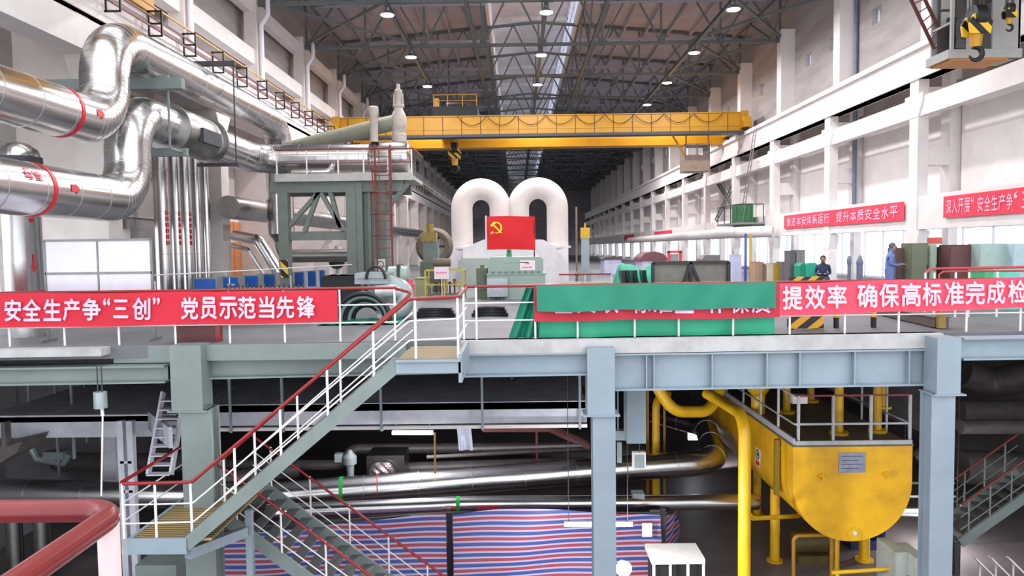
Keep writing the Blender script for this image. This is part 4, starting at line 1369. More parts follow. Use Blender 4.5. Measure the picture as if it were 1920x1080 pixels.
o = MB().grid(lambda u, v: V((cx - .95 + 1.9 * u, 17.0 + 1.4 * v, .015 + .03 * abs(math.sin(u * 17 + v * 5)))), 20, 12, (0, 0, .005)).build('green_sheet', mat('green_sheet', (.10, .52, .42), .55, var=.15), smooth=60)
tag(o, 'crumpled green ground sheet under the pump casing', 'sheet')
t = thing('pump_motor', 'round grey green motor behind the pump casing near the ladder foot', 'motor', (P(742, 520, 21).x, 21, 0))
a, b = P(728, 520, 21), P(768, 520, 21)
MB().lathe([(.2, 0), (.3, .03), (.3, .3), (.33, .32), (.33, .4), (.3, .42), (.3, b.x - a.x - .05), (.2, b.x - a.x)], (a.x, 21, a.z + .02), 'X', 22).build('motor_body', eg, t)
MB().box(a.x + .3, a.x + .38, 20.66, 21.34, a.z - .33, a.z + .37).build('dark_band', dark, t, 0)
MB().box(a.x + .05, b.x - .05, 20.75, 21.25, 0, a.z - .2).build('pedestal', green_grey, t, 0)
q = P(768, 550, 19.8)
o = MB().box(q.x - .12, q.x + .1, 19.7, 20.1, 0, .8).cyl((q.x, 19.9, .8), (q.x, 19.9, .95), .09, 12).build('fire_cabinet', mat('salmon_red', (.85, .35, .35), .5), smooth=0)
tag(o, 'small salmon red box standing on the deck at the stair head', 'box')
a = P(632, 535, 22.5)
o = MB().box(P(603, 530, 22.5).x, P(662, 530, 22.5).x, 22.5, 23.6, 0, P(630, 518, 22.5).z).box(P(600, 530, 22.5).x, P(666, 530, 22.5).x, 22.45, 23.65, P(630, 521, 22.5).z, P(630, 518, 22.5).z).build('black_bin', black, smooth=0)
tag(o, 'long low black box right of the blue cabinets', 'box')
# studded flange plate
a, b = P(400, 546, 17.5), P(600, 538, 18.2)
t = thing('studded_flange', 'long grey steel flange with a row of studs in front of the blue cabinets', 'flange', ((a.x + b.x) / 2, 17.9, 0))
zt_ = P(500, 540, 17.9).z
MB().prism([(a.x, 17.6), (a.x + .8, 17.35), (b.x - .6, 17.4), (b.x, 17.75), (b.x, 18.3), (a.x, 18.3)], 'Z', zt_ - .12, zt_).build('flange', mat('flange_steel', (.58, .58, .60), .35, .6), t, 0)
for k in range(18):
    f = (k + .5) / 18
    x = a.x + .2 + (b.x - a.x - .4) * f
    y = 17.55 - .12 * math.sin(PI * f) + .1
    MB().cyl((x, y, zt_), (x, y, zt_ + .09 + .03 * (k % 2)), .025, 8).build('stud', dark, t)
MB().box(a.x + .2, a.x + .35, 17.7, 18.2, 0, zt_ - .12).box(b.x - .35, b.x - .2, 17.7, 18.2, 0, zt_ - .12).build('trestle', dark, t, 0)
# blue tool cabinets in a row
bl = mat('blue_door', (.12, .38, .75), .4, var=.05)
for i in range(8):
    f = i / 7
    Y = 23.2 + 8.3 * f
    pxc = [384, 428, 466, 499, 528, 554, 577, 597][i]
    x = P(pxc, 530, Y).x
    h_ = .92
    wd = [.66, .64, .64, .62, .62, .62, .62, .5][i]
    t = thing('tool_cabinet', ('blue fronted grey tool cabinet, %s from the left in the row' % ORD[i]) + (', white lettering on it' if i == 1 else ''), 'cabinet', (x, Y, 0), 'blue tool cabinets')
    MB().box(x - wd / 2 - .05, x + wd / 2 + .05, Y, Y + .5, 0, h_).build('body', mat('cabinet_grey', (.55, .56, .57), .5), t, 0)
    d_ = MB().box(x - wd / 2, x + wd / 2, Y - .02, Y, .08, h_ - .03).build('door', bl, t, 0)
    MB().box(x - .06, x + .06, Y - .05, Y - .02, .5, .53).build('handle', dark, d_, 0)
    if i == 1:
        mk = MB()
        for k in range(5):
            mk.box(x - .02 + k * .05, x + .02 + k * .05, Y - .024, Y - .02, .62, .68)
        mk.build('door_marking', steel_w, d_, 0)
# partition board
Y = 14.6
t = thing('partition_board', 'white four panelled partition board in a grey tube frame behind the left banner', 'board', (P(184, 550, Y).x, Y, 0))
xa, xb = P(85, 500, Y).x, P(285, 500, Y).x
z1, z2, zm = P(184, 450, Y).z, P(184, 548, Y).z - .25, P(184, 512, Y).z
xm = P(184, 500, Y).x
gf = mat('frame_grey', (.50, .50, .50), .4, .3)
fr = MB()
for x in (xa, xb):
    fr.bar((x, Y, 0), (x, Y, z1), .045).bar((x, Y - .25, .03), (x, Y + .25, .03), .05)
fr.bar((xm, Y, z2), (xm, Y, z1), .03)
for z in (z1, zm, z2):
    fr.bar((xa, Y, z), (xb, Y, z), .045)
fr.build('frame', gf, t, 0)
pm = mat('board_lilac_white', (.86, .84, .89), .5, var=.04)
for x0, x1 in ((xa, xm), (xm, xb)):
    for za, zb in ((z2, zm), (zm, z1)):
        MB().box(x0 + .02, x1 - .02, Y - .006, Y + .006, za + .02, zb - .02).build('panel', pm, t, 0)
# things along the left wall beyond
t = thing('bent_duct', 'silver bent duct rising beside the doorway left of the platform', 'duct', (P(505, 500, 29).x, 29, 0))
p = fillet([P(478, 446, 29) + V((-1.0, .5, .1)), P(484, 450, 29), P(522, 510, 29), V((P(524, 520, 29).x, 29, 0))], .35, 6)
MB().tube(p, .22, 18).build('duct', silver, t, 40)
MB().tube([q_ + V((-.3, -.3, -.35)) for q_ in p[:-1]] + [V((p[-1].x - .3, 28.7, 0))], .09, 12).build('thin_line', silver, t, 40)
tan = mat('door_orange', (.85, .55, .35), .5, var=.1)
t = sempty('door_1', (-13.5, 35.0, 0))
MB().box(-13.58, -13.5, 33.6, 37.2, 0, 3.3).build('door_frame', steel_w, t, 0)
for k in range(3):
    MB().box(-13.52, -13.44, 33.75 + k * 1.15, 34.75 + k * 1.15, .1, 2.2).box(-13.52, -13.44, 33.75 + k * 1.15, 34.75 + k * 1.15, 2.4, 3.15).build('door_leaf', tan, t, 0)
a = P(590, 395, 33)
p = [P(566, 390, 30), P(700, 432, 40), P(800, 450, 52)]
o = MB().tube([V((-10.4, 26.5, 3.35)), V((-10.4, 95, 3.35))], .42, 22).build('long_pipe', silver_d, smooth=40)
tag(o, 'long shiny pipe running away along the left wall behind the platform', 'pipe')
for i, Y in enumerate((47, 62, 78)):
    o = MB().box(-10.9, -9.9, Y, Y + .4, 2.7, 2.93).box(-10.6, -10.2, Y, Y + .4, 0, 2.7).build('pipe_support', steel_w, smooth=0)
    tag(o, 'white post under the long pipe by the left wall, %s from the camera' % ORD[i], 'support', 'posts under the long pipe')
t = thing('pipe_manifold', 'small grey valve manifold by the left wall under the platform', 'valve', (P(632, 490, 29).x, 29, 0))
q = P(634, 490, 29)
MB().cyl((q.x, 29, 0), (q.x, 29, 1.9), .12, 12).build('stem', steel_w, t)
MB().lathe([(.1, -.15), (.3, -.1), (.3, .1), (.1, .15)], (q.x, 28.8, q.z), 'Y', 16).build('wheel', dark, t)
MB().box(q.x - .3, q.x + .3, 28.9, 29.3, .5, .8).build('body', dark, t, 0)
# barrier tape/rail in front of left wall
o = MB()
for Y_, px in ((20.5, 290), (22.5, 430), (24.0, 545)):
    q = P(px, 520, Y_)
    o.cyl((q.x, Y_, 0), (q.x, Y_, .95), .02, 8)
q = [P(290, 516, 20.5), P(430, 509, 22.5), P(660, 496, 24.2)]
o.tube(q, .018, 6)
o = o.build('wall_railing', steel_w, smooth=0)
tag(o, 'thin white guard rail in front of the upright pipes by the left wall', 'railing')
# ================================================================ RIGHT PART OF THE DECK
q = P(1097, 437, 27)
t = thing('lifting_motor', 'bright yellow box on a grey post right of the white turbine', 'machine', (q.x, 27, 0))
MB().box(q.x - .16, q.x + .16, 26.85, 27.15, P(1097, 447, 27).z, P(1097, 427, 27).z).cyl((q.x, 27, P(1097, 427, 27).z), (q.x, 27, P(1097, 418, 27).z), .03, 8).build('yellow_box', yellow, t, 0)
MB().box(q.x - .14, q.x + .14, 26.9, 27.1, .9, P(1097, 447, 27).z).box(q.x - .2, q.x + .2, 26.85, 27.15, 0, .9).build('post', gm, t, 0)
q = P(1081, 450, 27.5)
o = MB().cyl((q.x, 27.5, .6), (q.x, 27.5, P(1081, 388, 27.5).z), .035, 8).cyl((q.x, 27.5, 0), (q.x, 27.5, .6), .06, 8).ball((q.x, 27.5, .75), .1).build('thin_post', mat('post_tan', (.55, .48, .42), .5), smooth=40)
tag(o, 'thin tall tan post between the white turbine and the yellow box', 'post')
a, b = atz(1048, 552, 0), atz(1145, 552, 0)
Y = 26.3
pts = [V((P(1048, 530, Y).x, Y, 0)), V((P(1146, 530, Y).x, Y, 0))]
railing('low white railing with red top in front of the yellow box right of the turbine', pts, [pts[0], pts[0] + (pts[1] - pts[0]) * .5, pts[1]], (.4,), .78)
o = MB().box(pts[0].x + .1, pts[1].x - .1, Y + .15, Y + .3, 0, .5).build('barrier_panel', mat('cream_panel', (.82, .78, .70), .6), smooth=0)
tag(o, 'cream panel behind the low white railing right of the turbine', 'panel')
# green netting heap with half rings
Y = 18.5
a, b = P(1152, 520, Y), P(1262, 520, Y)
mb = MB()
def fn(u, v):
    x = a.x + (b.x - a.x) * u
    h_ = (P(1200, 494, Y).z) * (1 - (2 * v - 1) ** 4 * .95) * (1 - (2 * u - 1) ** 8) * (.93 + .07 * math.sin(u * 9)) + .04 * math.sin(u * 23 + v * 11) + .03 * math.sin(v * 17)
    return V((x, Y + 1.4 * v, max(.01, h_)))
mb.grid(fn, 40, 16, (0, 0, -.006))
o = mb.build('netting_heap', mat('teal_netting', (.20, .68, .55), .6, var=.15, scale=6), smooth=60)
tag(o, 'heap covered with teal green netting behind the green cloth', 'heap')
c = P(1170, 545, Y - .35)
for i, (dx, r) in enumerate(((0, .62), (.13, .60), (.30, .62), (.52, .6))):
    pts = [(c.x - .05 + dx + r * (1 - math.cos(PI / 2 * j / 12)) * .75, Y - .3, .06 + (P(1170, 506, Y).z - .06) * (1 - j / 12)) for j in range(13)]
    mb = MB()
    for j in range(12):
        mb.bar(pts[j], pts[j + 1], .09, .5, up=(0, 1, 0))
    o = mb.build('half_ring', plate_m, smooth=60)
    tag(o, 'black curved half ring leaning on the teal netting, %s from the left' % ORD[i], 'ring', 'black half rings')
# braced frame
Y = 16.6
t = thing('braced_frame', 'grey brown metal screen with dark angle iron bracing above the green cloth', 'frame', (P(1295, 560, Y).x, Y, 0))
xa, xb = P(1224, 520, Y).x, P(1366, 520, Y).x
zt_ = P(1295, 492, Y).z
MB().box(xa + .03, xb - .03, Y + .04, Y + .06, .3, zt_ - .03).build('sheet', mat('sheet_grey_brown', (.48, .45, .43), .5, .2, var=.15), t, 0)
fr = MB().bar((xa, Y, zt_), (xb, Y, zt_), .07).bar((xa, Y, .3), (xb, Y, .3), .07)
xm = (xa + xb) / 2
for x in (xa, xm, xb):
    fr.bar((x, Y, 0), (x, Y, zt_), .07)
fr.bar((xm, Y, zt_), (xa + .5, Y, .3), .06).bar((xm, Y, zt_), (xb - .4, Y, .3), .06)
fr.build('angle_frame', mat('angle_dark', (.15, .13, .14), .5), t, 0)
# far machine covers
for (x0, x1, yt, Y, nm, m, lab) in ((1130, 1168, 481, 46, 'machine_cover', mat('cover_dark', (.32, .26, .28), .5), 'dark domed cover far off, right of the yellow box'),
                                    (1200, 1252, 472, 40, 'machine_cover', mat('cover_maroon', (.45, .28, .30), .5), 'maroon domed cover far off, left of the red frame')):
    a, b = P(x0, 490, Y), P(x1, 490, Y)
    zt_ = P(x0, yt, Y).z
    zb = .95
    n = 12
    pg = [((a.x + b.x) / 2 - (b.x - a.x) / 2 * math.cos(PI * k / n), zb + (zt_ - zb) * math.sin(PI * k / n)) for k in range(n + 1)]
    t = thing(nm, lab, 'cover', ((a.x + b.x) / 2, Y + 1, 0))
    MB().prism(pg, 'Y', Y, Y + 2.2).build('dome', m, t, 40)
    MB().box(a.x + .1, b.x - .1, Y + .05, Y + 2.1, 0, zb).build('plinth', mat('plinth_blue_white', (.75, .76, .85), .5), t, 0)
a, b = P(1254, 490, 38), P(1276, 490, 38)
t = thing('red_crate', 'small bright red frame with a grey box inside, beyond the braced screen', 'frame', ((a.x + b.x) / 2, 38, 0))
fr = MB()
zt_ = P(1265, 472, 38).z
for x in (a.x, b.x):
    fr.bar((x, 38, 0), (x, 38, zt_), .12)
fr.bar((a.x - .06, 38, zt_), (b.x + .06, 38, zt_), .12)
fr.build('frame', mat('signal_red', (.92, .25, .25), .5), t, 0)
MB().box(a.x + .1, b.x - .1, 38.05, 38.4, 0, zt_ - .12).build('box', gm, t, 0)
a, b = P(1317, 490, 30), P(1350, 490, 30)
o = MB().prism([(a.x, 0), (b.x, 0), (b.x, P(1350, 478, 30).z), (a.x + .12, P(1350, 478, 30).z), (a.x, 1.2)], 'Y', 30, 31).build('grey_block', mat('block_grey', (.50, .48, .46), .6), smooth=0)
tag(o, 'grey sloped machine block behind the braced screen', 'machine')
for i, (x0, x1, yt, yb, Y, rgb, lab) in enumerate((
        (1374, 1392, 478, 520, 33, (.78, .80, .92), 'pale blue cabinet beside the blue and yellow posts'),
        (1416, 1433, 491, 520, 30, (.72, .60, .50), 'brown cardboard carton, leftmost in the row of low boxes'),
        (1433, 1441, 497, 520, 29.8, (.55, .45, .38), 'dark brown carton squeezed between cardboard and white boxes'),
        (1440, 1453, 494, 520, 29.6, (.88, .85, .80), 'white carton in the row of low boxes'),
        (1453, 1466, 494, 520, 29.4, (.75, .62, .22), 'yellow carton in the row of low boxes'),
        (1466, 1482, 491, 520, 29.2, (.52, .52, .52), 'grey carton, rightmost in the row of low boxes'),
        (1481, 1493, 470, 520, 28.0, (.42, .42, .44), 'dark grey tall locker right of the low boxes'),
        (1493, 1511, 469, 520, 28.1, (.58, .57, .56), 'grey tall locker left of the seated person'))):
    a, b = P(x0, 500, Y), P(x1, 500, Y)
    b.x -= .035
    o = MB().box(a.x, b.x, Y, Y + .6, 0, P(x0, yt, Y).z)
    zt_ = P(x0, yt, Y).z
    o.box(a.x - .01, b.x + .01, Y - .01, Y + .61, zt_ - .04, zt_)
    o.box((a.x + b.x) / 2 - .01, (a.x + b.x) / 2 + .01, Y - .012, Y, .05, zt_ - .08)
    o = o.build('locker' if i in (0, 6, 7) else 'carton', mat('box_%s' % lab.split(' ')[0] + str(i), rgb, .6, var=.06), smooth=0)
    tag(o, lab, 'cabinet' if i in (0, 6, 7) else 'box', 'boxes by the right windows')
for i, (px, rgb, lab) in enumerate(((1398, (.30, .36, .75), 'blue thin post in front of the right windows'), (1407, (.85, .72, .25), 'yellow thin post in front of the right windows'))):
    q = P(px, 480, 33.5)
    o = MB().cyl((q.x, 33.5, 0), (q.x, 33.5, P(px, 438, 33.5).z), .06, 10).cyl((q.x, 33.5, 0), (q.x, 33.5, .1), .12, 12).build('thin_post', mat('post_%d' % i, rgb, .5), smooth=40)
    tag(o, lab, 'post')
a, b = P(1502, 510, 26), P(1531, 510, 26)
zt_ = P(1515, 496, 27.2).z
for i, (x0, x1, rgb, lab) in enumerate(((1500, 1511, (.12, .62, .48), 'dark green covered crate left of the seated person'), (1511, 1532, (.20, .78, .65), 'turquoise covered crate left of the seated person'))):
    a, b = P(x0, 510, 27.2), P(x1, 510, 27.2)
    o = MB().prism([(a.x, 0), (b.x, 0), (b.x, zt_), (b.x - .06, zt_ + .06), (a.x + .05, zt_ + .04), (a.x, zt_ - .05)], 'Y', 27.2, 27.8).build('covered_crate', mat('crate_%d' % i, rgb, .55, var=.1), smooth=0)
    tag(o, lab, 'crate')
for i, (px, lab) in enumerate(((1592, 'slim grey stand with a round top by the right windows, left one'), (1612, 'wider grey stand by the right windows, right one'))):
    q = P(px, 510, 29)
    o = MB().cyl((q.x, 29, 0), (q.x, 29, .9), .07 + .05 * i, 12).lathe([(.07 + .05 * i, .9), (.09 + .05 * i, 1.0), (.08, 1.2), (.03, 1.28)], (q.x, 29, 0), 'Z', 14).build('gas_bottle', mat('bottle_grey', (.48, .50, .60), .4), smooth=40)
    tag(o, lab, 'bottle')
# cabinets row
for i, (x0, x1, yt, Y, rgb, lab) in enumerate((
        (1681, 1703, 465, 22.4, (.42, .31, .29), 'dull brown cabinet, leftmost of the tall row, the standing person leaning at it'),
        (1707, 1743, 456, 22.0, (.43, .45, .36), 'olive green cabinet in the tall row, beside the dull brown one'),
        (1743, 1760, 458, 22.1, (.66, .73, .65), 'narrow pale green cabinet in the tall row'),
        (1760, 1779, 463, 22.2, (.45, .25, .24), 'narrow maroon cabinet in the tall row'),
        (1780, 1829, 459, 21.6, (.40, .25, .24), 'wide dark maroon cabinet in the tall row'),
        (1836, 1892, 457, 21.2, (.66, .74, .72), 'wide pale teal cabinet in the tall row'),
        (1898, 1942, 457, 20.9, (.70, .78, .80), 'pale blue cabinet at the right edge of the picture, last of the tall row'))):
    a, b = P(x0, 490, Y), P(x1, 490, Y)
    zt_ = P(x0, yt, Y).z
    t = thing('tall_cabinet', lab, 'cabinet', ((a.x + b.x) / 2, Y, 0), 'tall cabinets by the right wall')
    m = mat('tall_cabinet_%d' % i, rgb, .5, var=.08)
    MB().box(a.x, b.x - .06, Y, Y + .55, .06, zt_).box(a.x + .03, b.x - .09, Y + .05, Y + .5, 0, .06).build('body', m, t, 0)
    d_ = MB().box(a.x + .02, b.x - .08, Y - .02, Y, .1, zt_ - .03).build('door', m, t, 0)
    MB().box(b.x - .09, b.x - .07, Y - .045, Y - .02, .9, 1.1).build('handle', dark, d_, 0)
o = MB().box(P(1752, 455, 22.1).x, P(1768, 455, 22.1).x, 22.15, 22.5, P(1752, 458, 22.1).z + .005, P(1752, 445, 22.1).z).build('red_box', mat('salmon_red', (.85, .35, .35), .5), smooth=0)
tag(o, 'small pale red box on top of the narrow pale green cabinet', 'box')
# green crates at the right behind the red hoop railing
for i, (x0, x1, rgb, lab) in enumerate(((1846, 1863, (.25, .72, .50), 'green sheeted crate at the far right, left of the mint ones'), (1863, 1884, (.35, .82, .68), 'mint sheeted crate at the far right, middle one'), (1884, 1912, (.45, .80, .75), 'pale turquoise sheeted crate at the far right, beside the mint one'))):
    a, b = P(x0, 512, 19), P(x1, 512, 19)
    zt_ = P(x0, 504, 19).z
    o = MB().prism([(a.x, 0), (b.x, 0), (b.x, zt_), (b.x - .04, zt_ + .03), (a.x + .04, zt_ + .03), (a.x, zt_)], 'Y', 19, 19.7).build('sheeted_crate', mat('sheeted_%d' % i, rgb, .55, var=.12), smooth=0)
    tag(o, lab, 'crate')
Y = 17.2
t = thing('hoop_railing', 'red topped hoop railing around the stair opening in front of the tall cabinets', 'railing', (P(1830, 520, Y).x, Y, 0))
xa = P(1735, 520, Y).x
p = fillet([(xa, Y, 0), (xa, Y, P(1750, 504, Y).z), (xa + 3.5, Y, P(1750, 504, Y).z + .02)], .18, 6)
MB().tube(p[3:], .03, 10).build('top_rail', mat('rail_pale_red', (.75, .25, .28), .4), t, 50)
for px in (1735, 1752, 1792, 1817, 1870):
    q = P(px, 520, Y)
    MB().cyl((q.x, Y, 0), (q.x, Y, 1.05), .025, 8).build('post', steel_w, t)
MB().tube([(xa + 1.0, Y + 1.2, 0), (xa + 1.0, Y + 1.2, .95), (xa + 1.1, Y + 1.2, 1.02), (xa + 3.5, Y + 1.2, 1.02)], .025, 8).build('top_rail', MATS['rail_pale_red'], t, 50)
# hazard board, bollards, channel beam
haz = stripe_mat('hazard_board', [((0.88, 0.66, 0.14), .5), ((0.13, 0.13, 0.15), .5)], .27, direction=(.62, 0, -.78), rough=.5)
Y = 15.1
a, b = P(1477, 600, Y), P(1545, 600, Y)
t = thing('hazard_board', 'yellow and black striped hazard board standing under the right banner', 'board', ((a.x + b.x) / 2, Y, 0))
MB().box(a.x, b.x, Y, Y + .04, .02, P(1510, 560, Y).z).build('board', haz, t, 0)
MB().box(a.x + .1, a.x + .15, Y + .04, Y + .3, 0, .5).box(b.x - .15, b.x - .1, Y + .04, Y + .3, 0, .5).build('leg', dark, t, 0)
Y = 21.5
a, b = P(1482, 522, Y), P(1546, 522, Y)
o = MB().box(a.x, b.x, Y, Y + .1, .55, P(1510, 519, Y).z).box(a.x + .1, a.x + .2, Y, Y + .1, 0, .55).box(b.x - .2, b.x - .1, Y, Y + .1, 0, .55).build('hazard_barrier', haz, smooth=0)
tag(o, 'low yellow and black striped barrier beyond the right banner', 'barrier')
for i, (px, lab) in enumerate(((1568, 'black and yellow bollard under the right banner, nearer the hazard board'), (1638, 'black and yellow bollard under the right banner, farther from the hazard board'))):
    q = P(px, 600, 15.3)
    t = thing('bollard', lab, 'bollard', (q.x, 15.3, 0), 'striped bollards')
    MB().cyl((q.x, 15.3, 0), (q.x, 15.3, .75), .055, 14).build('post', black, t)
    for z in (.22, .52):
        MB().cyl((q.x, 15.3, z), (q.x, 15.3, z + .14), .058, 14).build('yellow_band', yellow, t)
a, b = P(1765, 620, 15.0), P(1640, 598, 18.5)
a.z = b.z = .12
o = MB().bar(a, b, .28, .2).bar(a + V((0, 0, .1)), b + V((0, 0, .1)), .34, .02).build('channel_beam', mat('beam_brown', (.42, .37, .34), .6, var=.12), smooth=0)
tag(o, 'long brown steel channel lying on the deck below the right banner', 'beam')
q = P(1762, 610, 14.95)
o = MB().box(q.x - .07, q.x + .07, 14.85, 14.95, .02, .34).build('end_plate', mat('dull_yellow', (.62, .52, .25), .5), smooth=0)
tag(o, 'small dull yellow plate at the near end of the brown channel', 'plate')
a, b = P(1400, 527, 23), P(1650, 530, 21)
o = MB().box(a.x, b.x + .5, 22.6, 22.9, .5, .6).box(a.x + .2, a.x + .3, 22.6, 22.9, 0, .5).box(b.x, b.x + .1, 22.6, 22.9, 0, .5).box((a.x + b.x) / 2, (a.x + b.x) / 2 + .1, 22.6, 22.9, 0, .5).build('low_barrier', mat('ochre_barrier', (.72, .58, .30), .55), smooth=0)
tag(o, 'long low ochre barrier across the deck beyond the right banner', 'barrier')

# ---- wall banners
def wall_banner(ya, yb, za, zb, text, label):
    t = thing('wall_banner', label, 'banner', (15.0, (ya + yb) / 2, zb), 'red banners on the right wall')
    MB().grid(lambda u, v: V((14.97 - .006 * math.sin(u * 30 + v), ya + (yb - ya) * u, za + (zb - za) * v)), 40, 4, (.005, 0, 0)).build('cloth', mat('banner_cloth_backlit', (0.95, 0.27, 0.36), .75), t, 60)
    if text:
        mb = MB()
        n = len(text)
        step = (ya - yb) * .94 / n
        for i, ch in enumerate(text):
            if ch != ' ':
                y = ya - (ya - yb) * .03 - i * step
                h_ = za - zb
                sm = ch in '“”‘’'
                letter(mb, ch, (14.955, y - step * .08, zb + h_ * (.6 if sm else .18)), (0, -step * (.4 if sm else .84), 0), (0, 0, h_ * (.25 if sm else .64)), .012)
        mb.build('lettering', mat('banner_letters', (0.94, 0.74, 0.84)), t, 0)
wall_banner(41.6, 28.75, 3.35, 2.62, '推进本安体系运行 提升本质安全水平', 'red lettered banner along the right wall, beyond the other one')
wall_banner(26.1, 20.5, 3.35, 2.6, '深入开展“安全生产争‘三创’”', 'red lettered banner along the right wall, cut by the right edge')
wall_banner(81, 72, 3.3, 2.6, None, 'small distant red banner on the right wall, nearer of two plain ones')
wall_banner(104, 95, 3.3, 2.6, None, 'small distant red banner on the right wall, farther of two plain ones')
# ---- ladder platform on right wall
Y = 46.3
xr = P(1405, 400, Y).x
t = thing('maintenance_platform', 'grey steel maintenance platform with railing and ladder on the right wall', 'platform', (14.3, Y, 3.5))
zf = P(1400, 418, Y).z
MB().box(13.3, 15.0, 45.0, 49.4, zf - .12, zf).prism([(45.2, zf - .1), (49.2, zf - .1), (48.6, zf - .9), (45.8, zf - .9)], 'X', 14.3, 14.96).build('deck_plate', mat('platform_grey', (.55, .56, .57), .5), t, 0)
for x, y in ((13.35, 45.05), (13.35, 46.4), (13.35, 47.8), (13.35, 49.3), (14.2, 45.05), (14.2, 49.3), (14.95, 45.05)):
    MB().cyl((x, y, zf), (x, y, zf + 1.1), .03, 8).build('rail_post', dark, t)
MB().tube([(14.95, 45.05, zf + 1.1), (13.35, 45.05, zf + 1.1), (13.35, 49.3, zf + 1.1), (14.95, 49.3, zf + 1.1)], .03, 8).build('top_rail', dark, t)
MB().box(13.9, 14.7, 46.2, 48.0, zf, zf + 1.2).build('winch_cover', mat('winch_green', (.22, .50, .30), .55, var=.15), t, 0)
lad = MB()
for dy in (-.25, .25):
    lad.bar((13.9, 46.0 + dy, zf), (14.75, 46.0 + dy, 8.9), .05)
for k in range(18):
    f = k / 18
    lad.bar((13.9 + .85 * f, 45.75, zf + (8.8 - zf) * f), (13.9 + .85 * f, 46.25, zf + (8.8 - zf) * f), .03)
lad.build('ladder', mat('ladder_grey', (.50, .47, .47), .5), t, 0)
# lattice bracing on wall
t = thing('lattice_brace', 'crossed grey steel lattice brace on the right wall beside the maintenance platform', 'brace', (15.6, 55.5, 3.6))
for a, b in (((15.7, 52.2, 3.6), (15.7, 58.8, 7.0)), ((15.7, 52.2, 7.0), (15.7, 58.8, 3.6))):
    mb = MB()
    a, b = V(a), V(b)
    for off in (-.2, .2):
        mb.bar(a + V((0, 0, off)), b + V((0, 0, off)), .08)
    for k in range(14):
        f = k / 14
        mb.bar(a + (b - a) * f + V((0, 0, -.2)), a + (b - a) * (f + .07) + V((0, 0, .2)), .05)
    mb.build('lattice', truss_m, t, 0)
# ---- the curved duct end on the right wall
o = MB().tube(fillet([(13.6, 90, 2.5), (13.2, 43.5, 2.5), (14.7, 42.6, 2.5)], .8, 8), .33, 20).build('wall_duct', steel_w, smooth=40)
tag(o, 'white rounded duct along the right wall below the maintenance platform', 'duct')

# ================================================================ PEOPLE
def skin_body(name, verts, edges, radii, root, m, parent, sub=2):
    me = bpy.data.meshes.new(name)
    base = WL[parent.name]
    me.from_pydata([V(v) - base for v in verts], edges, [])
    o = bpy.data.objects.new(name, me)
    COL.objects.link(o)
    o.parent = parent
    WL[o.name] = base
    o.modifiers.new('skin', 'SKIN')
    for i, r in enumerate(radii):
        me.skin_vertices[0].data[i].radius = (r, r) if not isinstance(r, tuple) else r
    me.skin_vertices[0].data[root].use_root = True
    sb = o.modifiers.new('sub', 'SUBSURF')
    sb.levels = sb.render_levels = sub
    me.materials.append(m)
    o.modifiers['skin'].use_smooth_shade = True
    dg = bpy.context.evaluated_depsgraph_get()
    dg.update()
    nm = bpy.data.meshes.new_from_object(o.evaluated_get(dg))
    o.modifiers.clear()
    o.data = nm
    return o
skin_c = mat('skin_tone', (.72, .52, .42), .5, var=.04)
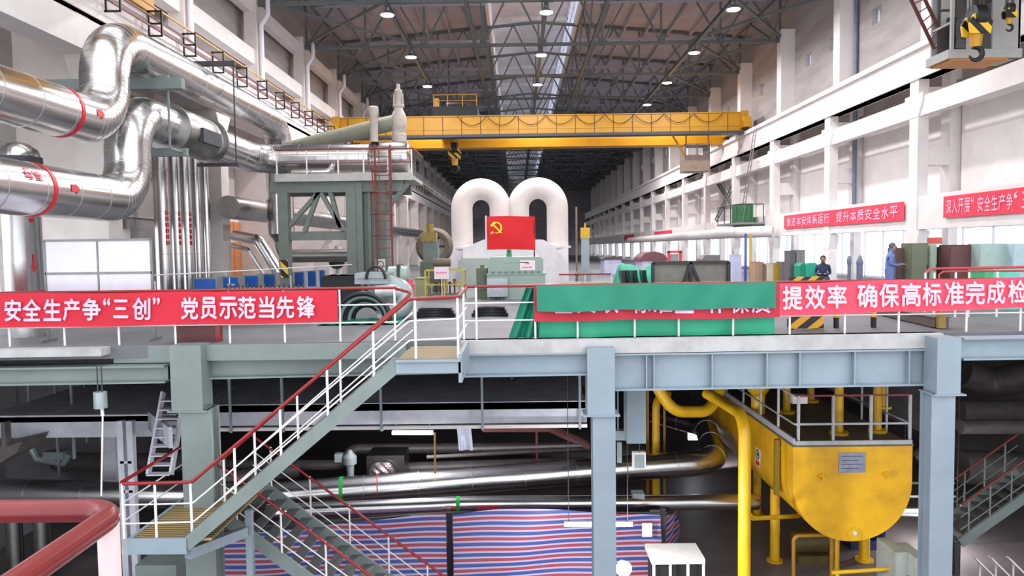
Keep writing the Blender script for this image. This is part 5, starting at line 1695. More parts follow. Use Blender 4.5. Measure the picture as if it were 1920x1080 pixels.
def person(label, base, face, pose, cloth, trousers, hair_m, s=1.0):
    """face: unit vector the person looks along; pose: 'stand' or 'sit'"""
    f = V((face[0], face[1], 0)).normalized()
    r = V((f.y, -f.x, 0))
    B = V(base)
    t = thing('person', label, 'person', B)
    def w(a, b, c):                    # right, forward, up
        return B + (r * a + f * b + V((0, 0, c))) * s
    up = 0 if pose == 'stand' else -.42
    vs = [w(0, 0, .95 + up), w(0, .01, 1.15 + up), w(0, .02, 1.35 + up), w(0, .02, 1.46 + up), w(0, .05, 1.54 + up), w(0, .08, 1.64 + up), w(0, .07, 1.71 + up)]
    rad = [.15, .15, .16, .07, .06, .095, .07]
    ed = [(0, 1), (1, 2), (2, 3), (3, 4), (4, 5), (5, 6)]
    hands = []
    for sd in (-1, 1):
        n = len(vs)
        if pose == 'stand':
            leg = [w(sd * .1, 0, .88), w(sd * .11, .02, .48), w(sd * .12, -.02, .09), w(sd * .13, .12, .05)]
        else:
            leg = [w(sd * .11, .08, .5), w(sd * .15, .45, .48), w(sd * .15, .42, .09), w(sd * .16, .56, .05)]
        arm = [w(sd * .19, .02, 1.38 + up), w(sd * .24, .0, 1.12 + up), w(sd * .13, .24, 1.1 + up), w(sd * .09, .30, 1.12 + up)]
        vs += leg + arm
        rad += [.095, .07, .05, .045, .07, .052, .038, .035]
        ed += [(0, n), (n, n + 1), (n + 1, n + 2), (n + 2, n + 3), (2, n + 4), (n + 4, n + 5), (n + 5, n + 6), (n + 6, n + 7)]
        hands.append((vs[-1], sd))
    body = skin_body('body', vs, ed, [x * s for x in rad], 0, cloth, t)
    hd = MB()
    hc = w(0, .08, 1.63 + up)
    hd.ball(hc, .1 * s, 10, .85, .98, 1.18)
    hd.ball(w(0, .185, 1.62 + up), .02 * s, 6, 1, 1.2, 1.2)
    for sd in (-1, 1):
        hd.ball(w(sd * .088, .07, 1.63 + up), .025 * s, 6, .5, .9, 1.2)
    hd.build('head', skin_c, t, 60)
    MB().ball(w(0, .06, 1.665 + up), .108 * s, 10, .9, .98, .95).build('hair', hair_m, t, 60)
    fc = MB()
    for sd in (-1, 1):
        fc.ball(w(sd * .035, .172, 1.645 + up), .012 * s, 5)
    fc.ball(w(0, .172, 1.575 + up), .016 * s, 5, 1.4, .6, .4)
    fc.build('face', mat('face_dark', (.25, .13, .11), .5), t, 60)
    for h, sd in hands:
        hm = MB().ball(h + f * .03 * s, .04 * s, 8, 1, 1.1, .6)
        for k in range(4):
            o_ = h + (r * (-.028 + .018 * k) + f * .06) * s
            hm.tube([o_, o_ + (f * .035 + V((0, 0, .005))) * s, o_ + (f * .055 + V((0, 0, -.015))) * s], .009 * s, 6)
        o_ = h - r * sd * .035 * s + f * .02 * s
        hm.tube([o_, o_ + (f * .03 - r * sd * .015) * s, o_ + (f * .05 - r * sd * .01) * s], .01 * s, 6)
        hm.build('hand', skin_c, t, 60)
    lg = MB()
    for sd in (-1, 1):
        if pose == 'stand':
            lg.tube([w(sd * .09, 0, .98), w(sd * .1, 0, .8), w(sd * .11, .02, .48), w(sd * .12, -.02, .1)], .1 * s, 14, radii=[.13 * s, .115 * s, .088 * s, .075 * s])
        else:
            lg.tube([w(sd * .1, 0, .52), w(sd * .14, .3, .52), w(sd * .15, .47, .46), w(sd * .15, .43, .1)], .1 * s, 14, radii=[.12 * s, .1 * s, .09 * s, .07 * s])
    lg.build('trousers', trousers, t, 60)
    sh = MB()
    for sd in (-1, 1):
        fx = .05 if pose == 'stand' else .5
        sh.ball(w(sd * .13, fx, .045), .05 * s, 8, 1.6 if abs(f.x) > .5 else .9, .9 if abs(f.x) > .5 else 1.9, .9)
    sh.build('shoe', black, t, 60)
    return t
ov = mat('overall_blue', (.42, .50, .72), .75, var=.08, scale=8)
q = P(1668, 500, 22.0)
person('person standing in blue overalls, looking down at the hands beside the brown cabinet', (q.x, 22.0, 0), (.9, -.3), 'stand', ov, ov, mat('hair_dark', (.35, .36, .45), .6), 1.0)
nv = mat('jacket_navy', (.20, .22, .34), .75, var=.08, scale=8)
q = P(1543, 500, 26.3)
person('person sitting in dark navy clothes beside the turquoise crate', (q.x, 26.3, 0), (-.4, -.9), 'sit', nv, nv, mat('hair_black', (.12, .11, .13), .6), 1.0)
o = MB().box(q.x - .2, q.x + .2, 26.15, 26.55, .36, .4).box(q.x - .18, q.x - .14, 26.2, 26.5, 0, .36).box(q.x + .14, q.x + .18, 26.2, 26.5, 0, .36).build('stool', dark, smooth=0)
tag(o, 'low dark stool under the seated person', 'stool')
# ================================================================ BELOW THE DECK
# ---- mezzanine slab edge
a, b = P(-60, 790, 18.6), P(1112, 780, 19.0)
z1, z2 = P(600, 757, 18.8).z, P(600, 797, 18.8).z
o = MB().box(P(372, 780, 18.8).x, P(1100, 780, 18.8).x, 18.8, 19.2, z2, z1).box(P(372, 780, 18.8).x, P(1100, 780, 18.8).x, 18.8, 26, z1 - .2, z1 - .02).box(-13.5, P(330, 780, 18).x, 18.0, 18.4, P(250, 819, 18).z, P(250, 777, 18).z).box(-13.5, P(330, 780, 18).x, 18.0, 26, P(250, 790, 18).z, P(250, 780, 18).z)
struct('floor_mezzanine', o, mezz, smooth=0)
o = MB().bar(V((P(240, 780, 17).x, 18, z1 - .2)), V((P(318, 768, 15.5).x, 15.5, z1)), .08, .45).build('slab_skirt', mezz, smooth=0)
tag(o, 'slanted pale concrete skirt left of the left column below the deck', 'beam')
t = thing('support_post', 'pale slotted steel post pair left of the left column, below the deck', 'post', (P(235, 800, 17).x, 17, -7))
for px in (226, 244):
    x = P(px, 850, 17).x
    MB().box(x - .07, x + .07, 17, 17.15, -7, P(px, 790, 17).z).build('leg', mezz, t, 0)
for z in (-3.2, -3.9):
    MB().box(P(224, 850, 17).x, P(246, 850, 17).x, 17, 17.06, z, z + .06).build('batten', mezz, t, 0)
o = MB().box(P(190, 850, 20.8).x, P(216, 850, 20.8).x, 20.8, 21.3, -7, z2 - .3).build('concrete_post', mezz, smooth=0)
tag(o, 'grey concrete post behind the hanging rod at the left, below the deck', 'post')
xa, xb = P(-60, 790, 18.8).x, P(1100, 790, 18.7).x
o = MB().box(P(385, 800, 18.6).x, xb, 18.55, 18.65, P(700, 805, 18.6).z, P(700, 799, 18.6).z).build('pale_rail', steel_w, smooth=0)
tag(o, 'long pale steel rail running just under the mezzanine slab edge', 'rail')
for i, px in enumerate((431, 529, 714, 904, 1087)):
    x = P(px, 750, 18.5).x
    o = MB().bar((x, 18.5, z2 - .1), (x, 18.5, -.25), .06, .06).build('hanger_post', blue_grey, smooth=0)
    tag(o, 'thin grey hanger post from the deck to the mezzanine edge, %s from the left' % ORD[i], 'post', 'hanger posts at the mezzanine edge')
# ---- deck joists seen from below
for i in range(9):
    Y = 16.5 + i * 3.6
    o = MB().ibeam((-13.4, Y, -.52), (16.6, Y, -.52), .25, .54).build('deck_joist', dark, smooth=0)
    tag(o, 'dark steel joist across the hall under the deck, %s from the deck edge' % ORD[i], 'beam', 'joists under the deck')
# ---- spring hanger
q = P(176, 745, 13.0)
t = thing('spring_hanger', 'small pale can hanging with a long thin rod below the left edge beam', 'hanger', (q.x, 13.2, q.z))
MB().cyl((q.x, 13.2, P(176, 765, 13.2).z), (q.x, 13.2, P(176, 735, 13.2).z), .115, 20).build('can', gm, t)
MB().cyl((q.x - .04, 13.2, P(176, 735, 13.2).z), (q.x - .04, 13.2, -.3), .012, 6).cyl((q.x + .04, 13.2, P(176, 735, 13.2).z), (q.x + .04, 13.2, -.3), .012, 6).build('clevis', dark, t)
r_ = P(190, 930, 13.2)
MB().tube([(q.x + .02, 13.2, P(176, 765, 13.2).z), (q.x + .03, 13.2, P(178, 780, 13.2).z)], .03, 8).tube([(q.x + .03, 13.2, P(178, 780, 13.2).z), r_], .016, 8).build('rod', steel_w, t)
# ---- large horizontal pipes
pa = [P(-70, 922, 19.5), P(505, 930, 19.8), P(1200, 876, 21.3), P(1345, 866, 21.6), P(1322, 800, 25.5), P(1200, 768, 28)]
p = fillet(pa, 1.1, 12)
o = MB().tube(p, .37, 28).build('main_pipe', silver, smooth=40)
tag(o, 'thick shiny pipe below the deck, bending back at its right end beside the yellow tank', 'pipe')
rings(o, p, .376, 1.5, .012, 28)
gmk = mat('green_marking', (.10, .62, .22), .45, var=0)
def band(px, pts, r, m, parent, w=.04, nm='green_band'):
    x = P(px, 930, 20).x
    for a, b in zip(pts, pts[1:]):
        if min(a.x, b.x) <= x <= max(a.x, b.x):
            c = a + (b - a) * ((x - a.x) / (b.x - a.x))
            d_ = (b - a).normalized()
            MB().tube([c - d_ * w, c + d_ * w], r + .008, 28).build(nm, m, parent, 40)
            return
band(640, p, .37, gmk, o, .05)
band(706, p, .37, redband, o, .015, 'red_band')
pb = [P(868, 946, 19.4), P(1420, 941, 20.6)]
pb = [P(500, 962, 19.0)] + pb
o = MB().tube(pb, .22, 24).build('lower_pipe', silver, smooth=40)
tag(o, 'thinner shiny pipe running right under the thick pipe above the striped sheets', 'pipe')
band(862, pb, .22, gmk, o, .05)
mk = MB()
c = P(845, 951, 19.1)
ar = MB()
ar.prism([(c.x - .16, c.z), (c.x - .08, c.z + .05), (c.x - .08, c.z + .02), (c.x + .16, c.z + .02), (c.x + .16, c.z - .02), (c.x - .08, c.z - .02), (c.x - .08, c.z - .05)], 'Y', 18.98, 19.0)
ar.build('flow_arrow', redband, o, 0)
for k in range(5):
    mk.box(c.x + .7 + k * .13, c.x + .79 + k * .13, 19.0, 19.02, c.z - .05, c.z + .05)
mk.build('red_marking', redband, o, 0)
for i, px in enumerate((880, 1180, 1190)):
    pass
for i, (px, py, Y) in enumerate(((1195, 930, 20.2), (1230, 968, 19.6))):
    q = P(px, py, Y)
    o = MB().box(q.x - .16, q.x + .16, Y - .25, Y + .1, q.z - .12, q.z + .14).build('pipe_saddle', gm, smooth=0)
    tag(o, ('grey saddle block between the two shiny pipes right of the middle column', 'grey saddle block under the thinner shiny pipe right of the middle column')[i], 'block')
# ---- striped sheets
tarp = stripe_mat('striped_sheet', [((.62, .26, .32), .30), ((.68, .66, .75), .18), ((.26, .30, .56), .34), ((.68, .66, .75), .18)], .262, direction=(.02, 0, 1), rough=.45)
def curtain(name, label, A, B, ztA, ztB, zb, seed, sag=0, group='striped sheets'):
    r = random.Random(seed)
    ph = [(r.uniform(1.5, 6), r.uniform(0, 6)) for _ in range(4)]
    A, B = V(A), V(B)
    L = (B - A).length
    nrm = V((-(B - A).y, (B - A).x, 0)).normalized()
    def fn(u, v):
        p = A + (B - A) * u
        zt_ = ztA + (ztB - ztA) * u + sag * math.sin(PI * u)
        s = sum(math.sin(f * L * u * .6 + o_ + v) for f, o_ in ph) / 4
        return V((p.x, p.y, zt_ + (zb - zt_) * v + .05 * math.sin(u * 6 + seed) * (1 - v))) + nrm * (.09 * s + .05 * math.sin(v * 5 + u * 8))
    o = MB().grid(fn, 70, 18, nrm * .006).build(name, tarp, smooth=60)
    tag(o, label, 'sheet', group)
    return o
zf = -7.0
c1, c2 = P(396, 1000, 17.6), P(836, 970, 18.2)
curtain('striped_sheet', 'red, white and blue striped sheet hanging behind the lower stair flight', (c1.x, 17.6, 0), (c2.x, 18.2, 0), P(396, 1003, 17.6).z, P(836, 966, 18.2).z, zf, 3)
c1, c2, c3, c4 = P(849, 970, 18.2), P(1030, 960, 18.5), P(1240, 970, 18.8), P(1270, 960, 22)
curtain('striped_sheet', 'widest red, white and blue striped sheet, behind the middle steel column', (c1.x, 18.2, 0), (c3.x, 18.8, 0), P(849, 964, 18.2).z, P(1240, 966, 18.8).z, zf, 6, .12)
curtain('striped_sheet', 'narrow red, white and blue striped sheet turning back at the right of the wide one', (c3.x + .05, 18.9, 0), (P(1272, 980, 21.5).x, 21.5, 0), P(1240, 964, 18.9).z, P(1272, 958, 21.5).z, zf, 9)
o = MB().tube([(P(380, 990, 17.7).x, 17.75, P(396, 1000, 17.6).z), (P(836, 960, 18.4).x, 18.4, P(836, 964, 18.3).z), (P(1250, 960, 19).x, 19.0, P(1245, 962, 19).z)], .03, 8).build('sheet_line', dark, smooth=40)
tag(o, 'dark line from which the striped sheets hang', 'rope')
for px, Y in ((842, 18.5), (396, 17.8), (1245, 19.0)):
    x = P(px, 1000, Y).x
    o = MB().box(x - .06, x + .06, Y + .05, Y + .2, -7, P(px, 962, Y).z + .1).build('scaffold_post', dark, smooth=0)
    tag(o, {842: 'dark post in the gap between the two wide striped sheets', 396: 'dark post at the left end of the striped sheets', 1245: 'dark post at the corner of the narrow striped sheet'}[px], 'post')
# ---- tubes and work light
tube_m = mat('tube_glow', (.95, .98, 1), .3, var=0, emit=9)
def fluor(px0, px1, py, Y, label, power=25):
    a, b = P(px0, py, Y), P(px1, py, Y)
    t = thing('fluorescent_lamp', label, 'lamp', (a + b) / 2, 'fluorescent lamps below the deck')
    MB().cyl(a, b, .028, 12).build('tube', tube_m, t)
    MB().bar(a + V((0, .05, .05)), b + V((0, .05, .05)), .1, .05).build('batten', steel_w, t, 0)
    zt_ = -.8
    MB().bar(a + V((.1, .05, .07)), V((a.x + .1, a.y + .05, zt_)), .015).bar(b + V((-.1, .05, .07)), V((b.x - .1, b.y + .05, zt_)), .015).build('suspension_wire', dark, t, 0)
    ld = bpy.data.lights.new('tube_light', 'POINT')
    ld.energy = power
    ld.shadow_soft_size = .15
    lo = bpy.data.objects.new('tube_light', ld)
    COL.objects.link(lo)
    lo.parent = t
    lo.location = (0, -.1, -.08)
    return t
fluor(1058, 1186, 985, 16.0, 'lit fluorescent tube behind the middle steel column, in front of the striped sheets', 260)
fluor(735, 812, 813, 20.5, 'lit fluorescent tube under the mezzanine left of the middle column', 330)
fluor(1690, 1803, 959, 21.0, 'lit fluorescent tube behind the right steel column', 260)
q = P(1168, 1062, 15.2)
t = thing('work_light', 'dazzling round work light on a stand at the foot of the middle column', 'lamp', (q.x, 15.2, -7))
MB().cyl((q.x, 15.2, -7), (q.x, 15.2, q.z - .1), .03, 8).bar((q.x - .3, 15.2, -6.97), (q.x + .3, 15.2, -6.97), .05).bar((q.x, 14.9, -6.97), (q.x, 15.5, -6.97), .05).build('stand', dark, t, 0)
MB().lathe([(.1, .22), (.14, .05), (.17, 0)], (q.x, 15.08, q.z), 'Y', 20).build('reflector', dark, t)
MB().ball((q.x, 15.06, q.z), .15, 10, 1, .35, 1).build('lens', mat('work_light_glow', (1, .98, .95), .3, var=0, emit=60), t, 60)
ld = bpy.data.lights.new('work_light', 'SPOT')
ld.energy = 1100
ld.spot_size = math.radians(150)
ld.spot_blend = .6
ld.shadow_soft_size = .15
lo = bpy.data.objects.new('work_light', ld)
COL.objects.link(lo)
lo.parent = t
lo.location = (0, -.25, q.z + 7)
lo.rotation_euler = (math.radians(75), 0, math.radians(-25))
# a flood lamp behind
q = P(1299, 812, 28.6)
t = thing('flood_lamp', 'small lit rectangular flood lamp above the bend of the thick pipe', 'lamp', q)
MB().box(q.x - .2, q.x + .2, 28.55, 28.8, q.z - .26, q.z + .26).build('housing', gm, t, 0)
MB().box(q.x - .13, q.x + .13, 28.53, 28.55, q.z - .2, q.z + .2).build('lens', mat('flood_glow', (.9, .93, 1), .3, var=0, emit=7), t, 0)
MB().bar((q.x, 28.7, q.z + .26), (q.x, 28.7, -.25), .03).build('rod', dark, t, 0)
ld = bpy.data.lights.new('flood_light', 'SPOT')
ld.energy = 1000
ld.spot_size = math.radians(140)
ld.shadow_soft_size = .2
lo = bpy.data.objects.new('flood_light', ld)
COL.objects.link(lo)
lo.parent = t
lo.location = (0, -.15, 0)
lo.rotation_euler = (math.radians(70), 0, 0)
# ---- boxes right of the middle column
o = MB().box(P(1176, 780, 15.2).x, P(1211, 780, 15.2).x, 15.2, 15.7, P(1190, 832, 15.2).z, -.75).build('duct_box', blue_grey, smooth=0)
tag(o, 'tall blue grey box hanging under the beam right of the middle column', 'box')
t = thing('small_box', 'small pale box hanging below the tall blue grey box', 'box', P(1199, 865, 15.4))
MB().box(P(1187, 860, 15.4).x, P(1211, 860, 15.4).x, 15.4, 15.55, P(1199, 880, 15.4).z, P(1199, 849, 15.4).z).build('case', steel_w, t, 0)
MB().box(P(1190, 860, 15.4).x, P(1208, 860, 15.4).x, 15.39, 15.4, P(1199, 877, 15.4).z, P(1199, 852, 15.4).z).build('cover', gm, t, 0)
MB().bar(P(1199, 849, 15.45), P(1199, 832, 15.45), .02).build('cord', dark, t, 0)
o = MB().box(P(1158, 860, 16).x, P(1166, 860, 16).x, 16, 16.1, P(1160, 868, 16).z, P(1160, 830, 16).z).box(P(1152, 820, 16).x, P(1172, 820, 16).x, 16, 16.2, P(1160, 826, 16).z, P(1160, 808, 16).z).bar((P(1160, 808, 16).x, 16.1, P(1160, 808, 16).z), (P(1160, 808, 16).x, 16.1, -.8), .03).build('junction_box', gm, smooth=0)
tag(o, 'small grey junction box close to the right side of the middle column', 'box')
for i, (px, py, Y, w, h, lab) in enumerate(((1213, 993, 18.55, .13, .18, 'white paper notice pinned to the striped sheet right of the middle column'),)):
    q = P(px, py, Y)
    o = MB().box(q.x - w, q.x + w, Y - .03, Y - .02, q.z - h, q.z + h).build('paper_notice', steel_w, smooth=0)
    tag(o, lab, 'notice')
q0, q1 = P(1222, 1052, 16.5), P(1322, 1052, 16.5)
t = thing('white_bench', 'low white framed bench at the bottom edge, right of the dazzling work light', 'bench', ((q0.x + q1.x) / 2, 17, -7))
zb_t = q0.z - .08
MB().box(q0.x, q1.x, 16.5, 17.4, zb_t, zb_t + .12).build('bench_top', steel_w, t, 0)
for x in (q0.x + .03, (q0.x * 2 + q1.x) / 3, (q0.x + q1.x * 2) / 3, q1.x - .05):
    MB().box(x, x + .05, 16.52, 16.57, -7, zb_t).build('leg', steel_w, t, 0)
MB().box(q0.x + .05, q1.x - .05, 16.9, 17.3, -7, zb_t - .05).build('dark_case', black, t, 0)
q = P(1352, 1065, 19)
o = MB().box(q.x - .18, q.x + .18, 18.5, 19.0, -7, -6.95).build('floor_sheet', gm, smooth=0)
tag(o, 'pale sheet lying on the ground beside the white framed bench', 'sheet')
# ---- yellow pipes
def ypipe(label, pts, r, rad=.4, name='yellow_pipe', flange=None):
    p = fillet(pts, rad, 8)
    o = MB().tube(p, r, 20).build(name, yellow, smooth=40)
    tag(o, label, 'pipe')
    return o
Yp = 16.6
x = P(1396, 900, Yp).x
ypipe('yellow pipe standing in front of the tank, bending back at the top', [P(1325, 738, 19.5), P(1345, 748, 19), V((x, Yp, P(1396, 800, Yp).z + .25)), V((x, Yp, -7))], .14, .5)
ypipe('yellow looped pipe hanging under the deck left of the tank', [P(1232, 725, 20), P(1262, 772, 20), P(1330, 772, 20.5), P(1350, 728, 21)], .16, .7)
x = P(1230, 800, 22.6).x
ypipe('upright yellow pipe beside the flood lamp, behind the small hanging box', [V((P(1262, 745, 22.6).x, 23.4, P(1250, 748, 22.6).z)), V((x, 22.6, P(1240, 748, 22.6).z)), V((x, 22.6, -7.0))], .12, .35)
o = MB().box(P(1212, 800, 22.9).x, P(1217, 800, 22.9).x, 22.9, 23, -7, -.8).build('yellow_strut', mat('ochre_pipe', (.62, .45, .12), .5), smooth=0)
tag(o, 'thin ochre strut just left of the upright yellow pipe', 'strut')
o = MB().box(P(1244, 800, 22.9).x, P(1248, 800, 22.9).x, 22.9, 23, -7, -.8).build('yellow_strut', mat('ochre_pipe', (.62, .45, .12), .5), smooth=0)
tag(o, 'thin ochre strut just right of the upright yellow pipe', 'strut')
# ---- the yellow tank
Yk = 18.0
t = thing('oil_tank', 'big yellow tank with a rounded bottom hanging under the deck at the right', 'tank', (P(1598, 900, Yk).x, 20, P(1598, 1015, Yk).z))
tank_y = mat('tank_yellow', (.93, .70, .09), .42, var=.06, scale=1.2, rgb2=(.80, .58, .10))
tank_s = mat('tank_stain', (.72, .58, .22), .55, var=.15)
xa, xb = P(1487, 900, Yk).x, P(1710, 900, Yk).x
zt_ = P(1598, 837, Yk).z
zb_t = P(1598, 1015, Yk).z
R = (xb - xa) / 2
xm = (xa + xb) / 2
zc = zb_t + R * .98
def dprof(s, dz=0):
    n = 28
    pg = [(xm + R * s * math.cos(PI + PI * k / n), zc + R * .98 * s * math.sin(PI + PI * k / n)) for k in range(n + 1)]
    return pg + [(xm + R * s, zt_ + dz), (xm - R * s, zt_ + dz)]
MB().prism(dprof(1.0), 'Y', Yk, Yk + .4).build('front_head', tank_y, t, 30)
MB().prism(dprof(.91, -.02), 'Y', Yk + .35, Yk + .75).build('neck_band', mat('neck_brown', (.42, .30, .08), .5), t, 30)
MB().prism(dprof(.99), 'Y', Yk + .7, Yk + 8.2).build('shell', tank_y, t, 30)
MB().box(xa - .02, xb + .02, Yk - .02, Yk + 8.2, zt_, zt_ + .05).build('top_plate', mat('tank_top_brown', (.42, .36, .28), .6), t, 0)
q0, q1 = P(1572, 886, Yk), P(1622, 848, Yk)
np_ = MB().box(q0.x, q1.x, Yk - .02, Yk, q0.z, q1.z).build('name_plate', mat('plate_silver', (.62, .64, .72), .3, .6, var=.15, scale=4), t, 0)
mk = MB()
for r_i in range(4):
    mk.box(q0.x + .06, q1.x - .06 - .1 * (r_i % 2), Yk - .023, Yk - .02, q1.z - .1 - r_i * .1, q1.z - .085 - r_i * .1)
mk.build('plate_lines', dark, np_, 0)
for px, py in ((1541, 893), (1661, 889)):
    q = P(px, py, Yk)
    MB().box(q.x - .03, q.x + .03, Yk - .12, Yk, q.z - .08, q.z + .04).cyl((q.x - .1, Yk - .08, q.z + .02), (q.x + .02, Yk - .08, q.z + .07), .025, 8).build('lifting_lug', yellow, t, 0)
q = P(1602, 1003, Yk)
MB().cyl((q.x, Yk - .02, q.z + .03), (q.x, Yk + .02, q.z + .03), .17, 20).build('drain_cover', yellow, t)
MB().cyl((q.x, Yk - .05, q.z + .06), (q.x, Yk, q.z + .06), .05, 12).build('drain_plug', steel_w, t)
xs_ = xm - R * .99
y0 = Yk + 1.6
zq = P(1436, 865, y0 + .6).z
sg_ = MB().box(xs_ - .012, xs_, y0 + .9, y0 + 1.3, zq - .28, zq + .22).build('warning_sign', steel_w, t, 0)
MB().tube([(xs_ - .016, y0 + 1.1 + .13 * math.cos(a * PI / 10), zq + .05 + .13 * math.sin(a * PI / 10)) for a in range(20)], .014, 6, closed=True).box(xs_ - .02, xs_ - .012, y0 + 1.06, y0 + 1.14, zq, zq + .1).build('sign_symbol', black, sg_, 0)
MB().box(xs_ - .015, xs_ - .012, y0 + .95, y0 + 1.25, zq - .26, zq - .13).build('sign_red', redband, sg_, 0)
MB().box(xs_ - .16, xs_ - .05, Yk + .85, Yk + .98, zc - .55, zt_ - .05).box(xs_ - .1, xs_, Yk + .87, Yk + .96, zt_ - .3, zt_ - .24).box(xs_ - .1, xs_, Yk + .87, Yk + .96, zc - .45, zc - .39).build('level_gauge', mat('gauge_olive', (.58, .47, .12), .5), t, 0)
# saddles and legs
for px, Y, r, zt2 in ((1453, 20.0, .13, zb_t + .75), (1419, 23.5, .13, zb_t + .7), (1653, 20.0, .14, zb_t + .4), (1570, 19.3, .06, zb_t + .02)):
    x = P(px, 980, Y).x
    x = min(max(x, xm - R * .86), xm + R * .86)
    zz = zc - math.sqrt(max(.01, R * R - (x - xm) ** 2)) * .97
    MB().cyl((x, Y, -7), (x, Y, zz + .05), r, 18).cyl((x, Y, -7), (x, Y, -6.95), r * 1.7, 18).build('leg', yellow, t)
for a, b in ((P(1500, 962, 18.9), P(1550, 1002, 18.9)), (P(1550, 1002, 18.9), P(1562, 965, 18.9))):
    MB().bar(a, b, .07).build('strut', yellow, t, 0)
MB().tube(fillet([P(1405, 965, 16.8), P(1412, 972, 17.2), P(1495, 968, 19.2), P(1510, 955, 19.4)], .2, 5), .055, 12).build('branch_pipe', yellow, t, 40)
for px, Y in ((1573, 19.0), (1645, 19.2), (1655, 22.0), (1475, 21.5), (1520, 23)):
    x = P(px, 780, Y).x
    MB().cyl((x, Y, zt_ + .05), (x, Y, -.3), .11, 16).build('riser', yellow, t)
    MB().cyl((x, Y, zt_ + .05), (x, Y, zt_ + .12), .24, 18).build('riser_flange', yellow, t)
MB().ball((xm - 1.2, 21.5, zt_ + .9), .35, 10).cyl((xm - 1.2, 21.5, zt_), (xm - 1.2, 21.5, zt_ + .9), .2, 14).tube(fillet([(xm - 1.2, 21.5, zt_ + .9), (xm - 2.0, 21.8, zt_ + 1.2), (xm - 2.4, 22.5, zt_ + 1.2)], .3, 6), .22, 14).build('pump_head', yellow, t, 50)
q = P(1500, 770, 19.5)
MB().box(q.x - .2, q.x + .2, 19.5, 19.7, zt_ + .75, zt_ + .98).build('white_box', steel_w, t, 0)
# railing round the tank top
t2 = thing('tank_railing', 'pale railing with a red top bar around the top of the yellow tank', 'railing', (xm, Yk, zt_ + .05))
z0 = zt_ + .05
zr = P(1600, 742, Yk).z
for px in (1497, 1562, 1633, 1706):
    x = P(px, 790, Yk + .05).x
    MB().bar((x, Yk + .05, z0), (x, Yk + .05, zr), .06).build('post', mat('rail_grey', (.72, .72, .74), .45), t2, 0)
for Y in (Yk + 1.2, Yk + 2.6, Yk + 4.2, Yk + 6):
    MB().bar((xa + .05, Y, z0), (xa + .05, Y, zr), .05).build('post', MATS['rail_grey'], t2, 0)
    MB().bar((xb - .05, Y, z0), (xb - .05, Y, zr), .05).build('post', MATS['rail_grey'], t2, 0)
MB().bar((xa + .05, Yk + .05, zr), (xb - .05, Yk + .05, zr), .045).build('top_rail', red, t2, 0)
zm = (z0 + zr) / 2 - .1
MB().bar((xa + .05, Yk + .05, zm), (xb - .05, Yk + .05, zm), .05).bar((xa + .05, Yk + .05, zm), (xa + .05, Yk + 7, zm), .04).bar((xb - .05, Yk + .05, zm), (xb - .05, Yk + 7, zm), .04).bar((xa + .05, Yk + .05, zr), (xa + .05, Yk + 7, zr), .04).build('mid_rail', MATS['rail_grey'], t2, 0)
MB().box(xa + .05, xb - .02, Yk - .03, Yk + .02, z0, z0 + .1).box(xa, xa + .05, Yk, Yk + 7, z0, z0 + .16).build('toe_board', MATS['rail_grey'], t2, 0)
# ---- machines under and beside the tank
pg_ = mat('pump_green', (.20, .36, .26), .5, var=.15)
pbm = mat('pump_blue', (.16, .22, .42), .5, var=.15)
for px, Y, m, nm, lab in ((1580, 21.8, pg_, 'oil_pump', 'dark green pump on the ground under the yellow tank'), (1622, 21.0, pbm, 'pump_motor', 'dark blue motor on the ground under the yellow tank'), (1528, 20.0, mat('motor_olive', (.35, .30, .16), .5, var=.15), 'oil_pump', 'small olive pump on the ground left of the green pump')):
    x = P(px, 1040, Y).x
    t = thing(nm, lab, 'pump', (x, Y, -7))
    MB().lathe([(.12, -.7), (.28, -.66), (.3, -.5), (.3, .3), (.34, .32), (.34, .42), (.2, .5), (.1, .6)], (x, Y, -6.45), 'X', 20).build('body', m, t)
    MB().box(x - .55, x + .55, Y - .3, Y + .3, -7, -6.75).build('base', m, t, 0)
    MB().cyl((x + .3, Y, -6.3), (x + .3, Y, -5.9), .1, 12).cyl((x + .3, Y, -5.95), (x + .3, Y, -5.88), .17, 14).build('outlet', m, t)
rl_ = fillet([V((P(1488, 1050, 18.6).x, 18.6, -7)), V((P(1488, 1000, 18.6).x, 18.6, P(1488, 1005, 18.6).z)), V((P(1560, 1000, 18.6).x, 18.6, P(1540, 1003, 18.6).z)), V((P(1560, 1000, 18.6).x, 18.6, -7))], .15, 5)
o = MB().tube(rl_, .05, 10).build('guard_hoop', mat('ochre_pipe', (.62, .45, .12), .5), smooth=40)
tag(o, 'ochre guard hoop on the ground below the tank front', 'railing')
o = MB().tube([(P(1560, 1070, 17.5).x, 17.5, P(1560, 1074, 17.5).z), (P(1680, 1066, 17.5).x, 17.5, P(1680, 1066, 17.5).z)], .05, 10).cyl((P(1570, 1070, 17.5).x, 17.5, -7), (P(1570, 1070, 17.5).x, 17.5, P(1570, 1073, 17.5).z), .05, 8).cyl((P(1672, 1070, 17.5).x, 17.5, -7), (P(1672, 1070, 17.5).x, 17.5, P(1670, 1067, 17.5).z), .05, 8).build('guard_rail', MATS['yellow_paint'], smooth=40)
tag(o, 'low yellow guard rail on the ground at the bottom edge below the tank', 'railing')
